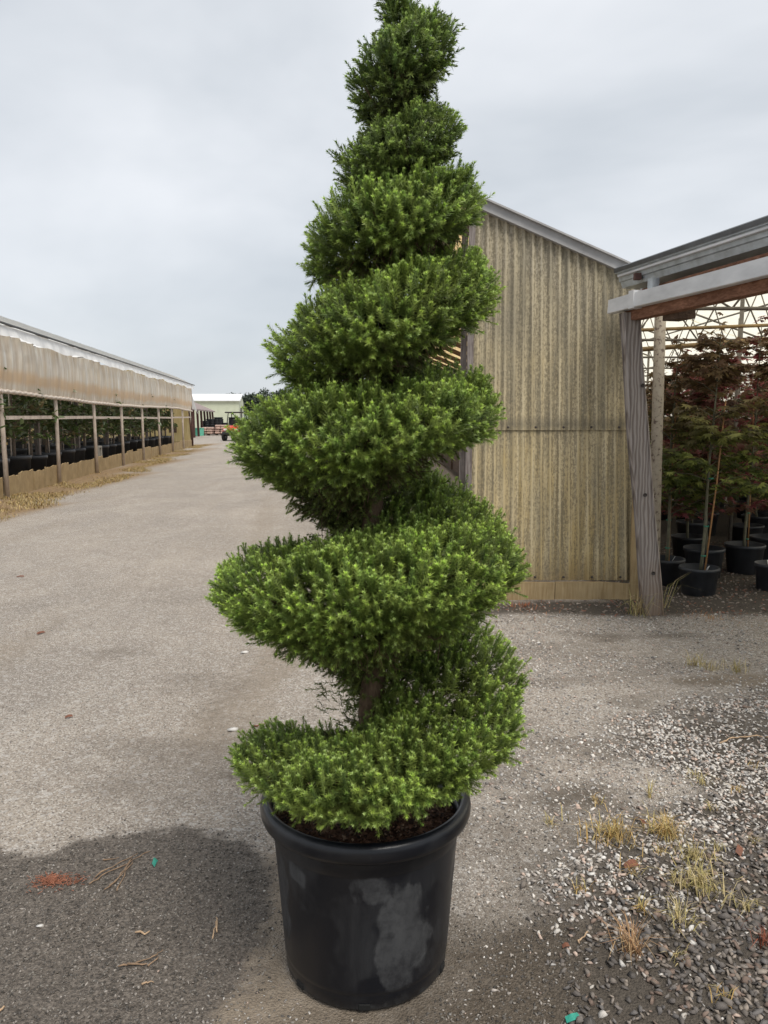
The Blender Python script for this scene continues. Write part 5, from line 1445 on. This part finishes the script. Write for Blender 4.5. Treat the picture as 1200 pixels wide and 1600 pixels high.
def leaf_bit(name, px, py, w, mat, label, cat, rz=0.0, h_=.006):
    x, y = gp(px, py)
    mb = MB(); V = [(-w, -.3 * w, 0), (-.2 * w, -.45 * w, h_), (w, -.2 * w, h_ * .4), (.8 * w, .4 * w, h_ * 1.5), (-.1 * w, .25 * w, h_ * 2.2), (-.9 * w, .35 * w, h_)]
    V += [(v[0], v[1], v[2] - .0012) for v in V]
    mb.add(V, [(0, 1, 4, 5), (1, 2, 3, 4), (11, 10, 7, 6), (10, 9, 8, 7)] + [(i, i + 6, (i + 1) % 6 + 6, (i + 1) % 6) for i in range(6)]); o = mb.build(name, mat); o.location = (x, y, float(ground_z(x, y)) + .006); o.rotation_euler = (0, 0, rz); tag(o, label, cat); return o
leaf_bit('plastic_scrap', 243, 1358, .016, MAT_GREENFILM, 'green plastic scrap on the damp stain by the twig bundle', 'plastic scrap', 1.4, .012)
leaf_bit('plastic_scrap', 895, 1594, .022, MAT_GREENFILM, 'green plastic scrap at the bottom edge right of the pot', 'plastic scrap', .3)
leaf_bit('dead_leaf', 986, 1362, .03, MAT_DEADLEAF, 'curled red dead leaf among the pebbles by a golden tuft', 'leaf', .4, .012)
leaf_bit('dead_leaf', 1155, 1337, .03, MAT_DEADLEAF, 'curled red dead leaf near the right edge on dark rocks', 'leaf', 1.0, .012)
leaf_bit('dead_leaf', 1000, 1287, .03, MAT_DEADLEAF, 'rust brown dead leaf behind the golden weed patch', 'leaf', 2.0, .008)
leaf_bit('dead_leaf', 884, 1484, .012, MAT_DEADLEAF, 'small orange dead leaf right of the pot near the short twig', 'leaf', .2)
leaf_bit('dead_leaf', 32, 902, .035, MAT_DEADLEAF, 'red dead leaf far left on the driveway', 'leaf', .2)
leaf_bit('dead_leaf', 64, 988, .032, MAT_DEADLEAF, 'brown dead leaf on the driveway below the red one', 'leaf', .9)
leaf_bit('dead_leaf', 108, 1125, .02, MAT_DEADLEAF, 'brown dead leaf on the driveway above the damp stain', 'leaf', .5)
# orange fibres
x, y = gp(82, 1382); r = np.random.default_rng(8); mb = MB()
for k in range(420):
    q = abs(r.normal(0, .024)) if k < 330 else abs(r.normal(0, .02)); a = r.uniform(0, 6.28)
    cx, cy = q * 1.5 * math.cos(a) + (0 if k < 330 else r.uniform(.02, .12)), q * math.sin(a) * 1.2
    b = r.uniform(0, 6.28); l = r.uniform(.006, .02)
    mb.tube([(cx, cy, .003 + r.random() * .008), (cx + l * math.cos(b), cy + l * math.sin(b), .003 + r.random() * .008)], .0011, 3, False)
o = mb.build('orange_fibre_mat', MAT_RUSTDUST); o.location = (x, y, float(ground_z(x, y))); tag(o, 'patch of orange red fibres on the damp stain at the left', 'fibre patch', kind='stuff')
def pebble(px, py, w, label):
    x, y = gp(px, py); tv, tf = TEMPR[0]
    me = mesh_np('pebble', tv * w * np.array([1.3, 1, .7]), tf, smooth=True); o = obj('pebble', me, MAT_WHITEPEB, None, (x, y, float(ground_z(x, y)) + w * .2)); tag(o, label, 'stone')
pebble(64, 1454, .012, 'white pebble lying alone on the damp stain near the left edge')
pebble(366, 1143, .03, 'large white stone on the driveway left of the lowest turn')
pebble(384, 1020, .03, 'white flat stone on the driveway under the second turn')
pebble(926, 1372, .016, 'pinkish white pebble left of the golden tufts')
